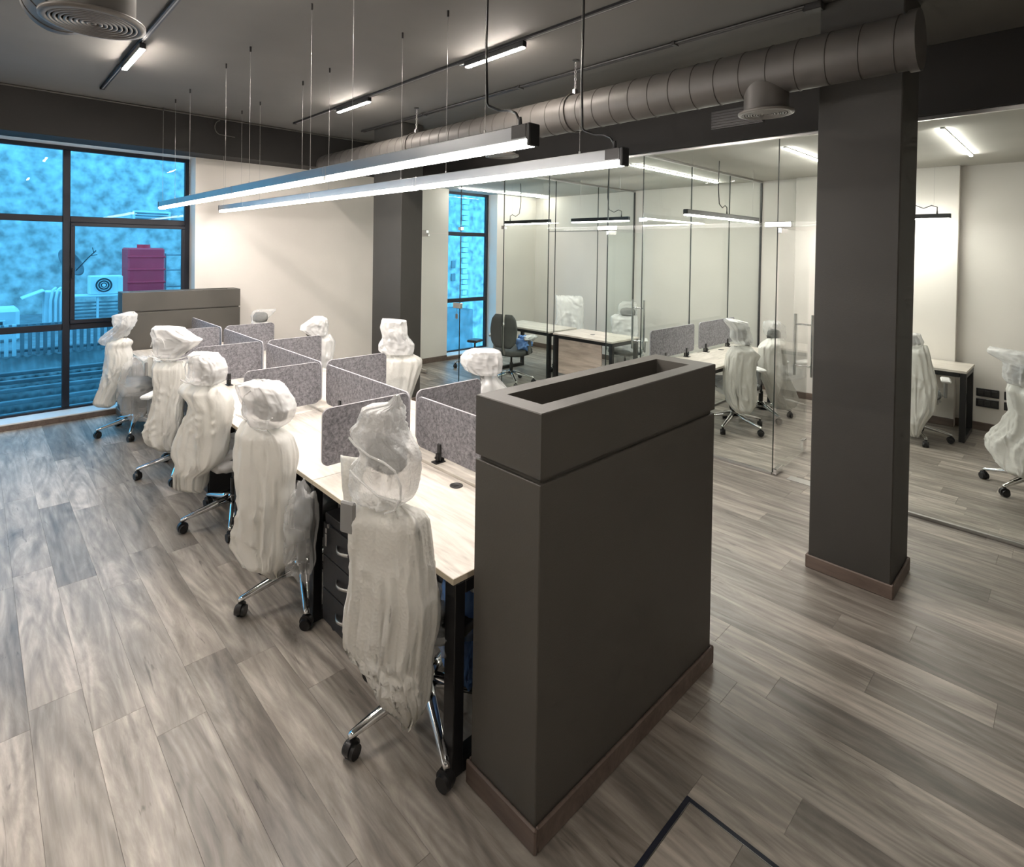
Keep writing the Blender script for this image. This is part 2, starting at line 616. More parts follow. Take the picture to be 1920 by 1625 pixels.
def vis_area(c):
    pts = [project((px, py, 0)) for px in (c[0], c[1]) for py in (c[2], c[3])]
    pts = [p for p in pts if p]
    if not pts: return 0
    xs = [min(max(p[0], -30), 1950) for p in pts]
    ys = [min(max(p[1], -30), 1655) for p in pts]
    return (max(xs) - min(xs)) * (max(ys) - min(ys))


cells.sort(key=vis_area, reverse=True)
pcache = {}


def plank_mesh(w, l):
    k = (round(w, 3), round(l, 3))
    if k not in pcache:
        m = B(-w / 2 + .0003, w / 2 - .0003, -l / 2 + .0003, l / 2 - .0003, -0.0045, 0.0, ch=0.0005)
        me = bpy.data.meshes.new('plank')
        me.from_pydata(m.v, [], m.f)
        me.materials.append(MATS['floor_wood'])
        pcache[k] = me
    return pcache[k]


for c in cells[:290]:
    o = bpy.data.objects.new('plank', plank_mesh(c[1] - c[0], c[3] - c[2]))
    COL.objects.link(o)
    o.parent = floor
    o.location = Vector(((c[0] + c[1]) / 2, (c[2] + c[3]) / 2, 0)) - ORG[floor.name]
rest = MB()
for c in cells[290:]:
    rest.box(c[0] + .0003, c[1] - .0003, c[2] + .0003, c[3] - .0003, -0.0045, 0.0, ch=0.0005)
if rest.v:
    tag(rest.build('plank_rest', 'floor_wood', floor), kind='stuff')

# ---- floor hatch with navy trim, its planks turned across
hatch = thing('floor_hatch', 'wood-faced floor hatch with thin navy trim in front of the planter', 'hatch', ((HX0 + HX1) / 2, (HY0 + HY1) / 2, 0))
tw = 0.017
for a in ((HX0, HX1, HY1 - tw, HY1), (HX0, HX1, HY0, HY0 + tw), (HX0, HX0 + tw, HY0 + tw, HY1 - tw), (HX1 - tw, HX1, HY0 + tw, HY1 - tw)):
    B(a[0], a[1], a[2], a[3], -0.0045, 0.0015, ch=0.001).build('trim', 'navy_trim', hatch)
    hx = 0.0025
for a in ((HX0 + tw, HX1 - tw, HY1 - tw - .0025, HY1 - tw), (HX1 - tw - .0025, HX1 - tw, HY0 + tw, HY1 - tw)):
    B(a[0], a[1], a[2], a[3], -0.0045, 0.0012).build('edge_strip', 'steel', hatch)
yy = HY1 - tw - .0025
k = 0
wx = {}
while yy > HY0 + tw + .02:
    y0_ = max(yy - PW, HY0 + tw)
    o = B(-(HX1 - HX0) / 2 + tw, (HX1 - HX0) / 2 - tw - .0025, -(yy - y0_) / 2 + .0003, (yy - y0_) / 2 - .0003, -0.0045, 0.0005, ch=.001)
    me_o = o.build('plank', 'floor_wood', hatch, world=False)
    me_o.location = (0, (yy + y0_) / 2 - ORG[hatch.name].y, 0)
    yy -= PW
    k += 1

# ---- ceilings
struct('ceiling', B(XL, XG + 0.12, YF, YB + .3, ZC, ZC + 0.12), 'ceiling_paint', 'dark grey painted ceiling over the open office')
struct('ceiling', B(XG + 0.12, XR + .15, YF, YB + .3, ZO, ZO + 0.12), 'office_ceiling', 'grey ceiling over the glass offices')

# ---- walls
W1L, W1R = XL + .15, 2.035           # window opening, open office
W2L, W2R = 6.09, 7.27                # window opening, far glass office
wb = MB()
wb.box(W1R, W2L, YB, YB + .34, 0, ZC)
wb.box(W2R, XR + .15, YB, YB + .34, 0, ZC)
wb.box(XL, W1L, YB, YB + .34, 0, ZC)
wb.box(W1L, W1R, YB, YB + .34, 3.03, ZC)
wb.box(W2L, W2R, YB, YB + .34, ZO + .01, ZC)
wb.box(W1L, W1R, YB, YB + .34, -.12, 0.055)
wb.box(W2L, W2R, YB, YB + .34, -.12, 0.055)
struct('wall_back', wb, 'wall_paint', 'cream painted end wall with the blue windows')
wr = MB()
wr.box(XR, XR + .15, YF, YB, 0, ZC)
struct('wall_right', wr, 'wall_paint', 'off-white wall at the back of the glass offices')
struct('wall_pier', B(XR - .11, XR, 0.97, 2.66, 0, ZO, ch=.004), 'wall_paint', 'shallow white wall pier behind the pendant lamp')
struct('wall_left', B(XL - .15, XL, YF, YB + .34, 0, ZC), 'wall_paint')
struct('wall_front', B(XL, XR + .15, YF - .15, YF, 0, ZC), 'wall_paint')
struct('trim_1', B(XL, XG + .12, 7.08, YB, 3.03, ZC, ch=.004), 'beam_paint', 'dark brown ceiling beam above the window wall')
struct('trim_2', B(XG - .06, XG + .12, YF, 7.08, 2.975, ZC, ch=.004), 'beam_paint', 'dark bulkhead above the glass office front')
bb = MB().box(W1R, XG - .05, YB - .014, YB, 0, .085, ch=.004)
struct('baseboard_back', bb, 'skirting_wood')
struct('baseboard_back', B(XL, W1R, YB - .02, YB, 0, .068, ch=.004), 'skirting_wood')
struct('trim_3', B(W1L, W1R, YB - .024, YW - .03, .068 - .012, .072, ch=.003), 'sill_white', 'low white sill ledge under the big window')
struct('trim_4', B(W2L, W2R, YB - .01, YW - .03, .056, .072, ch=.003), 'sill_white', 'white sill of the office window')
rb = MB()
rb.box(XR - .014, XR, YF, .97, 0, .09, ch=.004)
rb.box(XR - .124, XR - .11, .97, 2.66, 0, .09, ch=.004)
rb.box(XR - .014, XR, 2.66, YB, 0, .09, ch=.004)
rb.box(XG + .05, W2L, YB - .014, YB, 0, .09, ch=.004)
rb.box(W2L, XR - .014, YB - .014, YB, 0, .055, ch=.004)
struct('baseboard_right', rb, 'skirting_wood')

# ---- columns
def column(x0, x1, y0, y1, label):
    c = struct('column', B(x0, x1, y0, y1, 0, ZC, ch=.006), 'dark_paint', label)
    t, h = .014, .082
    for a in ((x0 - t, x0, y0 - t, y1 + t), (x1, x1 + t, y0 - t, y1 + t), (x0, x1, y0 - t, y0), (x0, x1, y1, y1 + t)):
        B(a[0], a[1], a[2], a[3], 0, h, ch=.005).build('baseboard', 'skirting_wood', c)
    return c


column(3.84, 4.27, 0.705, 1.125, 'dark grey square column with brown skirting in the right foreground')
column(3.84, 4.16, 5.62, 6.26, 'dark grey square column far back beside the cream wall')

# ---- windows
def window(name, label, x0, x1, z0, z1, mull, bars, sash=()):
    w = sempty(name, ((x0 + x1) / 2, YW, z0), label)
    fd = .03
    def bar(a, b, c, d, nm='window_frame', dd=fd):
        B(a, b, YW - dd, YW + dd, c, d, ch=.004).build(nm, 'frame_navy', w)
    bar(x0, x0 + .05, z0, z1); bar(x1 - .055, x1, z0, z1)
    bar(x0 + .05, x1 - .055, z1 - .045, z1); bar(x0 + .05, x1 - .055, z0, z0 + .035)
    for m in mull: bar(m - .034, m + .034, z0 + .035, z1 - .045, 'mullion', .036)
    xs = [x0 + .05] + sorted(mull) + [x1 - .055]
    zs = [z0 + .03] + list(bars) + [z1 - .04]
    for i in range(len(xs) - 1):
        a = xs[i] + (.034 if i else 0); b = xs[i + 1] - (.034 if i < len(xs) - 2 else 0)
        for zb in bars:
            bar(a, b, zb - .035, zb + .035, 'transom_bar')
        for j in range(len(zs) - 1):
            B(a - .005, b + .005, YW - .004, YW + .004, zs[j], zs[j + 1]).build('pane', 'tinted_glass', w)
    for (a, b, c, d) in sash:
        m = MB()
        s = .042
        for q in ((a, b, c, c + s), (a, b, d - s, d), (a, a + s, c + s, d - s), (b - s, b, c + s, d - s)):
            m.box(q[0], q[1], YW - .055, YW - .015, q[2], q[3], ch=.004)
        sh = m.build('sash', 'frame_navy', w)
        MB().box(a + .012, a + .03, YW - .085, YW - .055, (c + d) / 2 - .06, (c + d) / 2 + .06, ch=.004).build('handle', 'black_metal', sh)
    return w


window('window_1', 'large blue-tinted window with navy frame', W1L, W1R, .06, 3.03, [-2.0, -0.64, .771], [1.0, 2.213], [(.805, 1.98, 1.035, 2.178)])
window('window_2', 'tall blue-tinted window in the far glass office', W2L, W2R, .06, ZO, [], [1.0, 2.213])

# ---- glass front of the offices
GT = .006
def pane(parent, x0, x1, y0, y1, z0, z1, mat='clear_glass'):
    return B(x0, x1, y0, y1, z0, z1, ch=.001).build('pane', mat, parent)


gw = sempty('wall_glass', (XG, 3.5, 0), 'clear frameless glass front of the offices')
for (y0, y1, z0, z1) in ((7.03, YB - .02, .02, ZO - .02), (6.10, 7.02, 2.175, ZO - .02), (5.22, 6.085, .02, ZO - .02), (4.44, 5.205, .02, ZO - .02),
                         (3.585, 4.43, 2.175, ZO - .02), (3.15, 3.575, .02, ZO - .02), (1.825, 3.14, .02, 2.165), (1.825, 3.14, 2.171, ZO - .02),
                         (.93, 1.815, 2.175, ZO - .02), (-.55, .92, .02, ZO - .02), (-2.0, -.56, .02, ZO - .02), (YF + .02, -2.01, .02, ZO - .02)):
    pane(gw, XG - GT, XG + GT, y0, y1, z0, z1)
B(XG - .018, XG + .018, YF, YB, ZO - .028, ZO, ch=.002).build('head_channel', 'steel', gw)
for (y0, y1) in ((7.03, YB), (4.44, 6.085), (1.825, 3.575), (YF, .92)):
    B(XG - .014, XG + .014, y0, y1, 0, .022, ch=.002).build('floor_channel', 'steel', gw)
for y in (6.093, 5.2125, 4.435, 3.145, 1.82, -.555):
    B(XG - .0075, XG + .0075, y - .002, y + .002, .02, ZO - .028).build('joint_seal', 'glass_seal', gw)
B(XG - .0075, XG + .0075, 3.577, 3.583, .02, ZO - .028).build('joint_seal', 'glass_seal', gw)
B(XG - .0075, XG + .0075, 3.584, 4.43, 2.168, 2.174).build('joint_seal', 'glass_seal', gw)
for (y, z) in ((6.093, 2.235), (5.21, 2.235), (3.145, 2.28)):
    B(XG - .022, XG + .022, y - .035, y + .035, z - .022, z + .022, ch=.003).build('glass_clip', 'chrome', gw)

for (yd, nm, xe) in ((5.212, 'clear glass partition between the two far offices', XR), (3.147, 'clear glass partition behind the office desk screens', XR)):
    dv = sempty('wall_partition', ((XG + xe) / 2, yd, 0), nm)
    n = 3
    for i in range(n):
        a = XG + .02 + (xe - XG - .03) * i / n
        b = XG + .02 + (xe - XG - .03) * (i + 1) / n - .004
        if i:
            B(a - .0035, a - .0005, yd - .007, yd + .007, .02, ZO - .026).build('joint_seal', 'glass_seal', dv)
        pane(dv, a, b, yd - GT, yd + GT, .02, ZO - .02)
    B(XG + .02, xe, yd - .016, yd + .016, ZO - .026, ZO, ch=.002).build('head_channel', 'steel', dv)
    B(XG + .02, xe, yd - .012, yd + .012, 0, .02, ch=.002).build('floor_channel', 'steel', dv)
    B(xe - .016, xe, yd - .014, yd + .014, .02, ZO - .026, ch=.002).build('wall_channel', 'dark_profile', dv)


def glass_door(name, label, hy, wid, ang, sgn, handle='pull'):
    """door hinged at (XG, hy); built along local +x then turned by ang"""
    d = sempty(name, (XG, hy, 0), label)
    d.rotation_euler = (0, 0, ang)
    def P(m, nm, mat, par=d): return m.build(nm, mat, par, world=False)
    P(B(.012, wid, -GT, GT, .012, 2.165, ch=.001), 'pane', 'clear_glass')
    P(B(-.005, .16, -.016, .016, .004, .055, ch=.004), 'patch_fitting', 'chrome')
    P(B(-.005, .16, -.016, .016, 2.125, 2.17, ch=.004), 'patch_fitting', 'chrome')
    if handle == 'pull':
        P(B(wid - .10, wid - .01, -.018, .018, .03, .13, ch=.004), 'corner_lock', 'chrome')
        for s in (-1, 1):
            hb = MB().cyl((wid - .12, s * .075, .76), (wid - .12, s * .075, 1.36), .0125, n=14)
            hb.cyl((wid - .12, 0, .86), (wid - .12, s * .075, .86), .008, n=10).cyl((wid - .12, 0, 1.26), (wid - .12, s * .075, 1.26), .008, n=10)
            P(hb, 'pull_handle', 'chrome')
    else:
        P(B(wid - .12, wid + .05, -.022, .022, 1.08, 1.16, ch=.004), 'lock_case', 'steel')
        k_ = MB().tube([(wid - .02, -.024, 1.09), (wid - .015, -.035, 1.04), (wid - .02, -.03, 1.0)], .003, 6)
        k_.box(wid - .045, wid + .005, -.034, -.026, .93, 1.0, ch=.003)
        P(k_, 'key_tag', 'grey_plastic')
    return d


glass_door('door_1', 'closed glass door beside the far dark column, with a lock case', 7.015, .91, R(-90), 1, 'lock')
glass_door('door_2', 'open glass door with chrome pull handles behind the near planter', 3.58, .86, R(4), 1)
glass_door('door_3', 'open glass door with chrome pull handles beside the near dark column', 1.80, .87, R(2), 1)
# over-panel patch fittings belong to the glass front
for y in (6.99, 3.58, 1.80):
    MB().box(XG - .026, XG + .026, y - .10, y + .12, 2.175, 2.225, ch=.006).build('patch_fitting', 'chrome', gw)
tag(B(XG - .02, XG + .09, 1.42, 1.70, 0, .004, ch=.0015).build('floor_spring_cover', 'steel'), 'flat steel floor spring cover under the open door', 'floor plate')

# ================================================================== PLANTERS
def planter(x0, x1, y0, y1, top, label):
    t = thing('planter_box', label, 'planter', ((x0 + x1) / 2, (y0 + y1) / 2, 0))
    g0, g1 = top - .232, top - .214
    B(x0, x1, y0, y1, 0, g0, ch=.003).build('body', 'taupe_paint', t)
    B(x0 + .014, x1 - .014, y0 + .014, y1 - .014, g0, g1).build('shadow_groove', 'taupe_paint', t)
    m = MB()
    ry, rx = .072, .085
    ix0, ix1, iy0, iy1 = x0 + rx, x1 - rx - .03, y0 + ry, y1 - ry
    O = [(x0, y0), (x1, y0), (x1, y1), (x0, y1)]
    I = [(ix0, iy0), (ix1, iy0), (ix1, iy1), (ix0, iy1)]
    e = .003
    Oe = [(x0 + e, y0 + e), (x1 - e, y0 + e), (x1 - e, y1 - e), (x0 + e, y1 - e)]
    fl = top - .20
    vs_ = [(a, b, g1) for a, b in O] + [(a, b, top - e) for a, b in O] + [(a, b, top) for a, b in Oe] + [(a, b, top) for a, b in I] + [(a, b, fl) for a, b in I]
    fs_ = [(3, 2, 1, 0)]
    for i in range(4):
        j = (i + 1) % 4
        for l in range(4):
            fs_.append((l * 4 + i, l * 4 + j, l * 4 + 4 + j, l * 4 + 4 + i))
    fs_.append((16, 17, 18, 19))
    m.add(vs_, fs_)
    m.build('trough', 'taupe_paint', t)
    tt, h = .014, .085
    for a in ((x0 - tt, x0, y0 - tt, y1 + tt), (x1, x1 + tt, y0 - tt, y1 + tt), (x0, x1, y0 - tt, y0), (x0, x1, y1, y1 + tt)):
        B(a[0], a[1], a[2], a[3], 0, h, ch=.005).build('baseboard', 'skirting_wood', t)
    return t


planter(1.345, 2.585, 1.165, 1.477, 1.423, 'tall dark grey planter box with open trough, nearest the camera')
planter(1.22, 2.49, 7.19, 7.44, 1.40, 'tall taupe planter box at the window end of the desk row')

# ================================================================== CEILING SERVICES
# ---- spiral duct on the right
def spiral_duct(x, z, r, ya, yb, label, seam=.155):
    t = thing('spiral_duct', label, 'air duct', (x, (ya + yb) / 2, z - r))
    MB().cyl((x, ya, z), (x, yb, z), r, n=40).build('pipe', 'duct_metal', t)
    m = MB()
    y, n = ya + .05, 36
    path = []
    while y < yb - .05:
        ring = []
        for i in range(n):
            a = 2 * math.pi * i / n
            ring.append((x + (r + .001) * math.cos(a), y + .05 * i / n, z + (r + .001) * math.sin(a)))
        m.tube(ring, .0032, 4)
        y += seam
    tag(m.build('seam', 'duct_seam', t), kind='stuff')
    MB().cyl((x, ya - .012, z), (x, ya + .03, z), r + .012, n=40).build('end_cap', 'duct_metal', t)
    return t


spiral_duct(3.58, 3.055, .145, .60, 7.07, 'long grey spiral air duct running past the near column')
spiral_duct(.30, 3.10, .150, -1.6, 3.35, 'grey spiral air duct end at the upper left above the track')


def diffuser(x, y, zb, zt, r, label):
    t = thing('ceiling_diffuser', label, 'air diffuser', (x, y, zb))
    MB().lathe([(r * .80, zt - zb), (r * .80, .02)], (x, y, zb)).build('neck', 'duct_metal', t)
    MB().lathe([(r * .80, .022), (r, .012), (r, 0), (r * .86, -.004), (r * .84, .004)], (x, y, zb)).build('flange', 'diffuser_metal', t)
    for k in range(8):
        ro = r * (.83 - k * .095)
        MB().lathe([(ro, .010), (ro, -.003), (ro - r * .045, -.004), (ro - r * .05, .010)], (x, y, zb), n=40).build('ring', 'diffuser_metal', t)
    MB().lathe([(0.001, -.004), (r * .05, -.003), (r * .05, .012)], (x, y, zb), n=24).build('hub', 'diffuser_metal', t)
    MB().lathe([(.001, .034), (r * .79, .034)], (x, y, zb), n=36).build('backing', 'black_plastic', t)
    return t


diffuser(3.58, 1.335, 2.80, 2.98, .155, 'round grey diffuser dropping from the duct beside the near column')
diffuser(3.58, 3.63, 2.80, 2.98, .155, 'round grey diffuser under the duct behind the pendant lamp')
diffuser(.335, 2.55, 2.78, 3.06, .17, 'large round diffuser at the top left corner')

# duct hangers
for y in (2.80, 4.97):
    t = thing('duct_hanger', 'chain hanger holding the spiral duct %s' % ('behind the lamp cable' if y < 3 else 'farther along, above the long pendants'), 'hanger', (3.58, y, 3.19), 0, 'duct hangers')
    ring = [(3.58 + .153 * math.cos(2 * math.pi * i / 28), y, 3.055 + .153 * math.sin(2 * math.pi * i / 28)) for i in range(28)]
    MB().tube(ring, .006, 6, closed=True).build('strap', 'duct_metal', t)
    B(3.56, 3.60, y - .014, y + .014, 3.20, 3.245, ch=.003).build('lug', 'steel', t)
    z = 3.25
    k = 0
    while z < ZC - .03:
        link = [(3.58 + (.008 * math.cos(a) if k % 2 else 0), y + (0 if k % 2 else .008 * math.cos(a)), z + .016 + .018 * math.sin(a)) for a in [2 * math.pi * i / 10 for i in range(10)]]
        MB().tube(link, .0022, 5, closed=True).build('chain_link', 'wire_steel', t)
        z += .030
        k += 1
    MB().lathe([(.001, 0), (.028, 0), (.028, -.006), (.001, -.006)], (3.58, y, ZC), n=16).build('anchor', 'dark_profile', t)

# ---- tracks and lamps
for (x, ya, yb, lab) in ((.93, -2.4, 6.53, 'black lighting track across the left of the ceiling'), (2.935, -2.4, 6.62, 'black lighting track above the right of the desk row'), (-1.08, -2.4, 6.53, 'unseen black lighting track added beyond the left edge of the picture for fill lamps')):  # leftmost track is an unseen addition that carries the fill lamps
    t = thing('light_track', lab, 'light track', (x, (ya + yb) / 2, ZC - .022))
    B(x - .018, x + .018, ya, yb, ZC - .022, ZC, ch=.003).build('rail', 'black_metal', t)
    B(x - .004, x + .004, ya + .02, yb - .02, ZC - .0235, ZC - .0215).build('conductor_slot', 'grey_plastic', t)
    B(x - .020, x + .020, yb, yb + .03, ZC - .026, ZC, ch=.004).build('end_cap', 'black_plastic', t)


def track_lamp(x, ya, yb, label):
    t = thing('track_lamp', label, 'lamp', (x, (ya + yb) / 2, ZC - .075))
    B(x - .022, x + .022, ya, yb, ZC - .066, ZC - .0245, ch=.004).build('housing', 'black_metal', t)
    B(x - .018, x + .018, ya + .012, yb - .012, ZC - .074, ZC - .066, ch=.003).build('diffuser', 'led_track', t)
    B(x - .012, x + .012, yb, yb + .07, ZC - .040, ZC - .0245, ch=.003).build('adapter', 'steel', t)
    return t


track_lamp(.935, 4.80, 5.50, 'bright linear track lamp at the far left')
track_lamp(2.937, 4.88, 5.54, 'bright linear track lamp, the farther one on the right track')
track_lamp(2.937, 2.76, 3.41, 'bright linear track lamp, the nearer one on the right track')
track_lamp(.935, -1.45, -.80, 'unseen linear lamp added behind the camera on the left track to light the floor')  # unseen lamp added to brighten the left floor
track_lamp(.935, 2.72, 3.37, 'unseen linear lamp added on the left track above the upper left corner to light the chairs')  # unseen lamp added to light the backs of the chairs
for (y, lab) in ((4.85, 'farthest'), (2.75, 'middle'), (.65, 'nearest')):  # unseen lamps added as fill for the left floor and chair backs
    track_lamp(-1.08, y, y + .65, '%s unseen linear lamp added as fill light beyond the left edge of the picture' % lab)

# conduit beside the duct
t = thing('ceiling_conduit', 'thin dark conduit pipe on the ceiling above the duct', 'conduit', (3.8, 3.6, ZC - .03))
for dx in (0, .035):
    MB().tube([(3.80 - dx, 1.19, ZC - .012), (3.80 - dx, 6.45, ZC - .012)], .011, 8).build('pipe', 'dark_profile', t)
B(3.76, 3.83, 1.10, 1.20, ZC - .045, ZC, ch=.004).build('junction_box', 'dark_profile', t)
for y in (2.05, 3.6, 5.1): B(3.745, 3.815, y - .012, y + .012, ZC - .028, ZC, ch=.002).build('saddle', 'dark_profile', t)
# cable trunk along beam top and a loose wire loop
tag(MB().tube([(XL + .1, 7.07, ZC - .012), (5.1, 7.07, ZC - .012)], .010, 8).build('beam_conduit', 'duct_metal'), 'thin conduit along the top edge of the dark beam', 'conduit')
loop = [(2.20 + .07 * math.sin(a) - .0, 7.055, 3.36 + .085 * math.cos(a)) for a in [-.2 - i * .28 for i in range(12)]] + [(2.30, 7.05, 3.27), (2.36, 7.05, 3.268)]
tag(MB().tube(loop, .005, 6).build('loose_wire', 'duct_metal'), 'loose loop of wire hanging on the dark beam', 'wire')
# grille in the bulkhead
t = thing('vent_grille', 'black slotted vent grille in the bulkhead behind the duct diffuser', 'vent', (XG - .06, 2.16, 3.10))
B(XG - .072, XG - .0605, 1.93, 2.40, 3.10, 3.27, ch=.002).build('backing', 'black_plastic', t)
for k in range(6):
    z = 3.112 + k * .026
    B(XG - .082, XG - .068, 1.935, 2.395, z, z + .010, ch=.002).build('slat', 'dark_profile', t)

# ---- long pendants above the desks
def long_pendant(x, ya, yb, z, wires, joints, cable, label):
    t = thing('pendant_light', label, 'lamp', (x, (ya + yb) / 2, z))
    w = .028
    js = [ya] + joints + [yb]
    for i in range(len(js) - 1):
        a, b = js[i], js[i + 1]
        s = B(x - w, x + w, a + .018, b - .018, z + .024, z + .082, ch=.003).build('housing', 'alu_profile', t)
        B(x - w + .002, x + w - .002, a + .018, b - .018, z, z + .024, ch=.004).build('diffuser', 'led_pendant', s)
    for j in joints:
        B(x - w - .001, x + w + .001, j - .018, j + .018, z + .022, z + .083, ch=.003).build('coupler', 'alu_profile', t)
        B(x - w + .002, x + w - .002, j - .018, j + .018, z + .001, z + .022, ch=.003).build('clear_plug', 'white_plastic', t)
    for e, d in ((ya, 1), (yb, -1)):
        a, b = sorted((e, e + d * .018))
        B(x - w - .002, x + w + .002, a, b, z - .001, z + .085, ch=.004).build('end_cap', 'black_plastic', t)
    B(x - w - .0015, x + w + .0015, ya + .02, ya + .10, z + .03, z + .0845, ch=.003).build('driver_cover', 'dark_profile', t)
    for y in wires:
        s = MB().cyl((x, y, z + .082), (x, y, ZC - .025), .0011, n=6).build('suspension_wire', 'wire_steel', t)
        MB().cyl((x, y, ZC - .04), (x, y, ZC), .0075, n=10).build('ceiling_gripper', 'dark_profile', s)
        MB().cyl((x, y, z + .080), (x, y, z + .098), .005, n=8).build('fixing', 'steel', s)
    x += .012
    c0 = (x, cable, ZC)
    pth = [c0, (x + .004, cable, 3.1), (x - .003, cable, 2.8), (x + .004, cable - .004, z + .215), (x, cable - .02, z + .20), (x + .01, cable - .07, z + .175), (x + .01, cable - .13, z + .165),
           (x, cable - .175, z + .145), (x, cable - .195, z + .115), (x, cable - .20, z + .082)]
    cb = MB().tube(pth, .0055, 7).build('power_cable', 'black_plastic', t)
    MB().cyl((x, cable - .20, z + .080), (x, cable - .20, z + .125), .011, .006, n=10).build('cable_gland', 'black_plastic', cb)
    return t


long_pendant(1.575, 1.42, 7.12, 2.345, [1.70, 2.80, 3.325, 4.375, 4.93, 5.985, 6.52, 7.03], [3.08, 4.70, 6.33], 1.71, 'long grey linear pendant lamp hanging above the left desk row')
long_pendant(2.255, 1.46, 7.22, 2.350, [1.73, 2.80, 3.312, 4.405, 4.93, 5.964, 6.51, 7.12], [3.11, 4.73, 6.41], 1.73, 'long grey linear pendant lamp hanging above the right desk row')


def office_pendant(x, y, length, axis, z, cordu, label):
    """black profile lamp; axis 'x' or 'y'; cordu = offset of the cord along the lamp"""
    t = thing('office_pendant', label, 'lamp', (x, y, z), 0, 'black office pendants')
    t.rotation_euler = (0, 0, 0 if axis == 'x' else R(90))
    L = length / 2
    P = lambda m, n_, mt, par=t: m.build(n_, mt, par, world=False)
    P(B(-L, L, -.026, .026, .014, .065, ch=.004), 'housing', 'black_metal')
    P(B(-L + .012, L - .012, -.022, .022, 0, .014, ch=.003), 'diffuser', 'led_office')
    for s in (-1, 1):
        P(MB().cyl((s * (L - .15), 0, .06), (s * (L - .15), 0, ZO - z), .0013, n=6), 'suspension_wire', 'wire_steel')
    d = 1 if cordu >= 0 else -1
    pth = [(cordu - d * .22, 0, ZO - z), (cordu - d * .23, 0, .35), (cordu - d * .20, 0, .17), (cordu - d * .12, 0, .13), (cordu - d * .05, 0, .16), (cordu, 0, .14), (cordu, 0, .065)]
    c = P(MB().tube(pth, .005, 7), 'power_cable', 'black_plastic')
    P(MB().cyl((cordu, 0, .06), (cordu, 0, .10), .010, .006, n=10), 'cable_gland', 'black_plastic', c)
    return t


office_pendant(6.30, 5.82, .94, 'y', 2.335, .36, 'black pendant lamp in the far office, left of the glass partition')
office_pendant(6.47, 4.60, .96, 'y', 2.345, -.36, 'black pendant lamp over the middle office desk')
office_pendant(6.35, 2.79, 1.86, 'x', 2.325, .05, 'long black pendant lamp over the office desk screens')
office_pendant(7.93, 1.62, 1.24, 'y', 2.35, -.50, 'black pendant lamp against the wall right of the near column')


def ceiling_led(x0, x1, y, label):
    t = thing('ceiling_light', label, 'lamp', ((x0 + x1) / 2, y, ZO - .03))
    B(x0, x1, y - .014, y + .014, ZO - .012, ZO, ch=.003).build('housing', 'office_ceiling', t)
    B(x0 + .01, x1 - .01, y - .012, y + .012, ZO - .024, ZO - .012, ch=.003).build('diffuser', 'led_ceiling', t)


ceiling_led(5.72, 7.42, .79, 'linear ceiling lamp seen right of the near column')
ceiling_led(5.76, 7.10, 1.97, 'linear ceiling lamp just left of the near column')
ceiling_led(5.70, 7.98, 3.62, 'linear ceiling lamp in the middle office')
ceiling_led(6.00, 8.28, 7.10, 'linear ceiling lamp by the window of the far office')

# ================================================================== DESK CLUSTER
Y0D, PIT = 1.52, 1.13
BND = [Y0D + PIT * i for i in range(6)]
ORD = ['first', 'second', 'third', 'fourth', 'fifth']
DXL, DXR, DXC = 1.287, 2.553, 1.92


def leg_loop(m, x0, x1, y, w=.05):
    h = .722
    m.box(x0, x0 + .05, y - w / 2, y + w / 2, 0, h, ch=.003)
    m.box(x1 - .05, x1, y - w / 2, y + w / 2, 0, h, ch=.003)
    m.box(x0 + .05, x1 - .05, y - w / 2, y + w / 2, 0, .05, ch=.003)
    m.box(x0 + .05, x1 - .05, y - w / 2, y + w / 2, h - .05, h, ch=.003)
    return m


for side in ('left', 'right'):
    for i in range(5):
        a, b = BND[i] + .002, BND[i + 1] - .002
        xa, xb = (DXL, 1.862) if side == 'left' else (1.978, DXR)
        t = thing('bench_desk', '%s desk from the near planter in the %s row, pale wood top on black frame' % (ORD[i], side), 'desk', ((xa + xb) / 2, (a + b) / 2, 0), 0, 'bench desks')
        top = B(xa, xb, a, b, .727, .75, ch=.0015).build('tabletop', 'desk_wood', t)
        ex = xa if side == 'left' else xb
        B(min(ex, ex + (-.0012 if side == 'left' else .0012)), max(ex, ex + (-.0012 if side == 'left' else .0012)), a, b, .7275, .7495).build('edge_band', 'desk_edge', top)
        if i == 0:
            B(xa, xb, a - .0012, a, .7275, .7495).build('edge_band', 'desk_edge', top)
        yl = a + .032 if i == 0 else a + .026
        for yy in ([yl] if i < 4 else [yl, b - .03]):
            leg_loop(MB(), xa + .012, xb - .004, yy, .06 if i == 0 else .046).build('leg_frame', 'black_metal', t)
        rx = xa + .045 if side == 'left' else xb - .085
        B(rx, rx + .04, yl + .035, b - .01, .682, .7265, ch=.002).build('rail', 'black_metal', t)
        B(xb - .06 if side == 'left' else xa + .02, xb - .02 if side == 'left' else xa + .06, yl + .035, b - .01, .682, .7265, ch=.002).build('rail', 'black_metal', t)
        gx = 1.805 if side == 'left' else 2.035
        gy = a + .60
        g = MB().lathe([(.034, .0), (.034, .0025), (.028, .0032), (.026, .0015), (.001, .0015)], (gx, gy, .75), n=28)
        g.box(gx - .012, gx + .012, gy - .004, gy + .004, .7512, .7535)
        g.build('grommet', 'dark_profile', t)

for i in range(5):
    a, b = BND[i] + .002, BND[i + 1] - .002
    tag(B(1.866, 1.974, a, b, .737, .764, ch=.002).build('cable_tray_lid', 'desk_wood'), 'raised wood cable lid along the desk spine, %s from the near planter' % ORD[i], 'cable lid', 'desk spine lids')


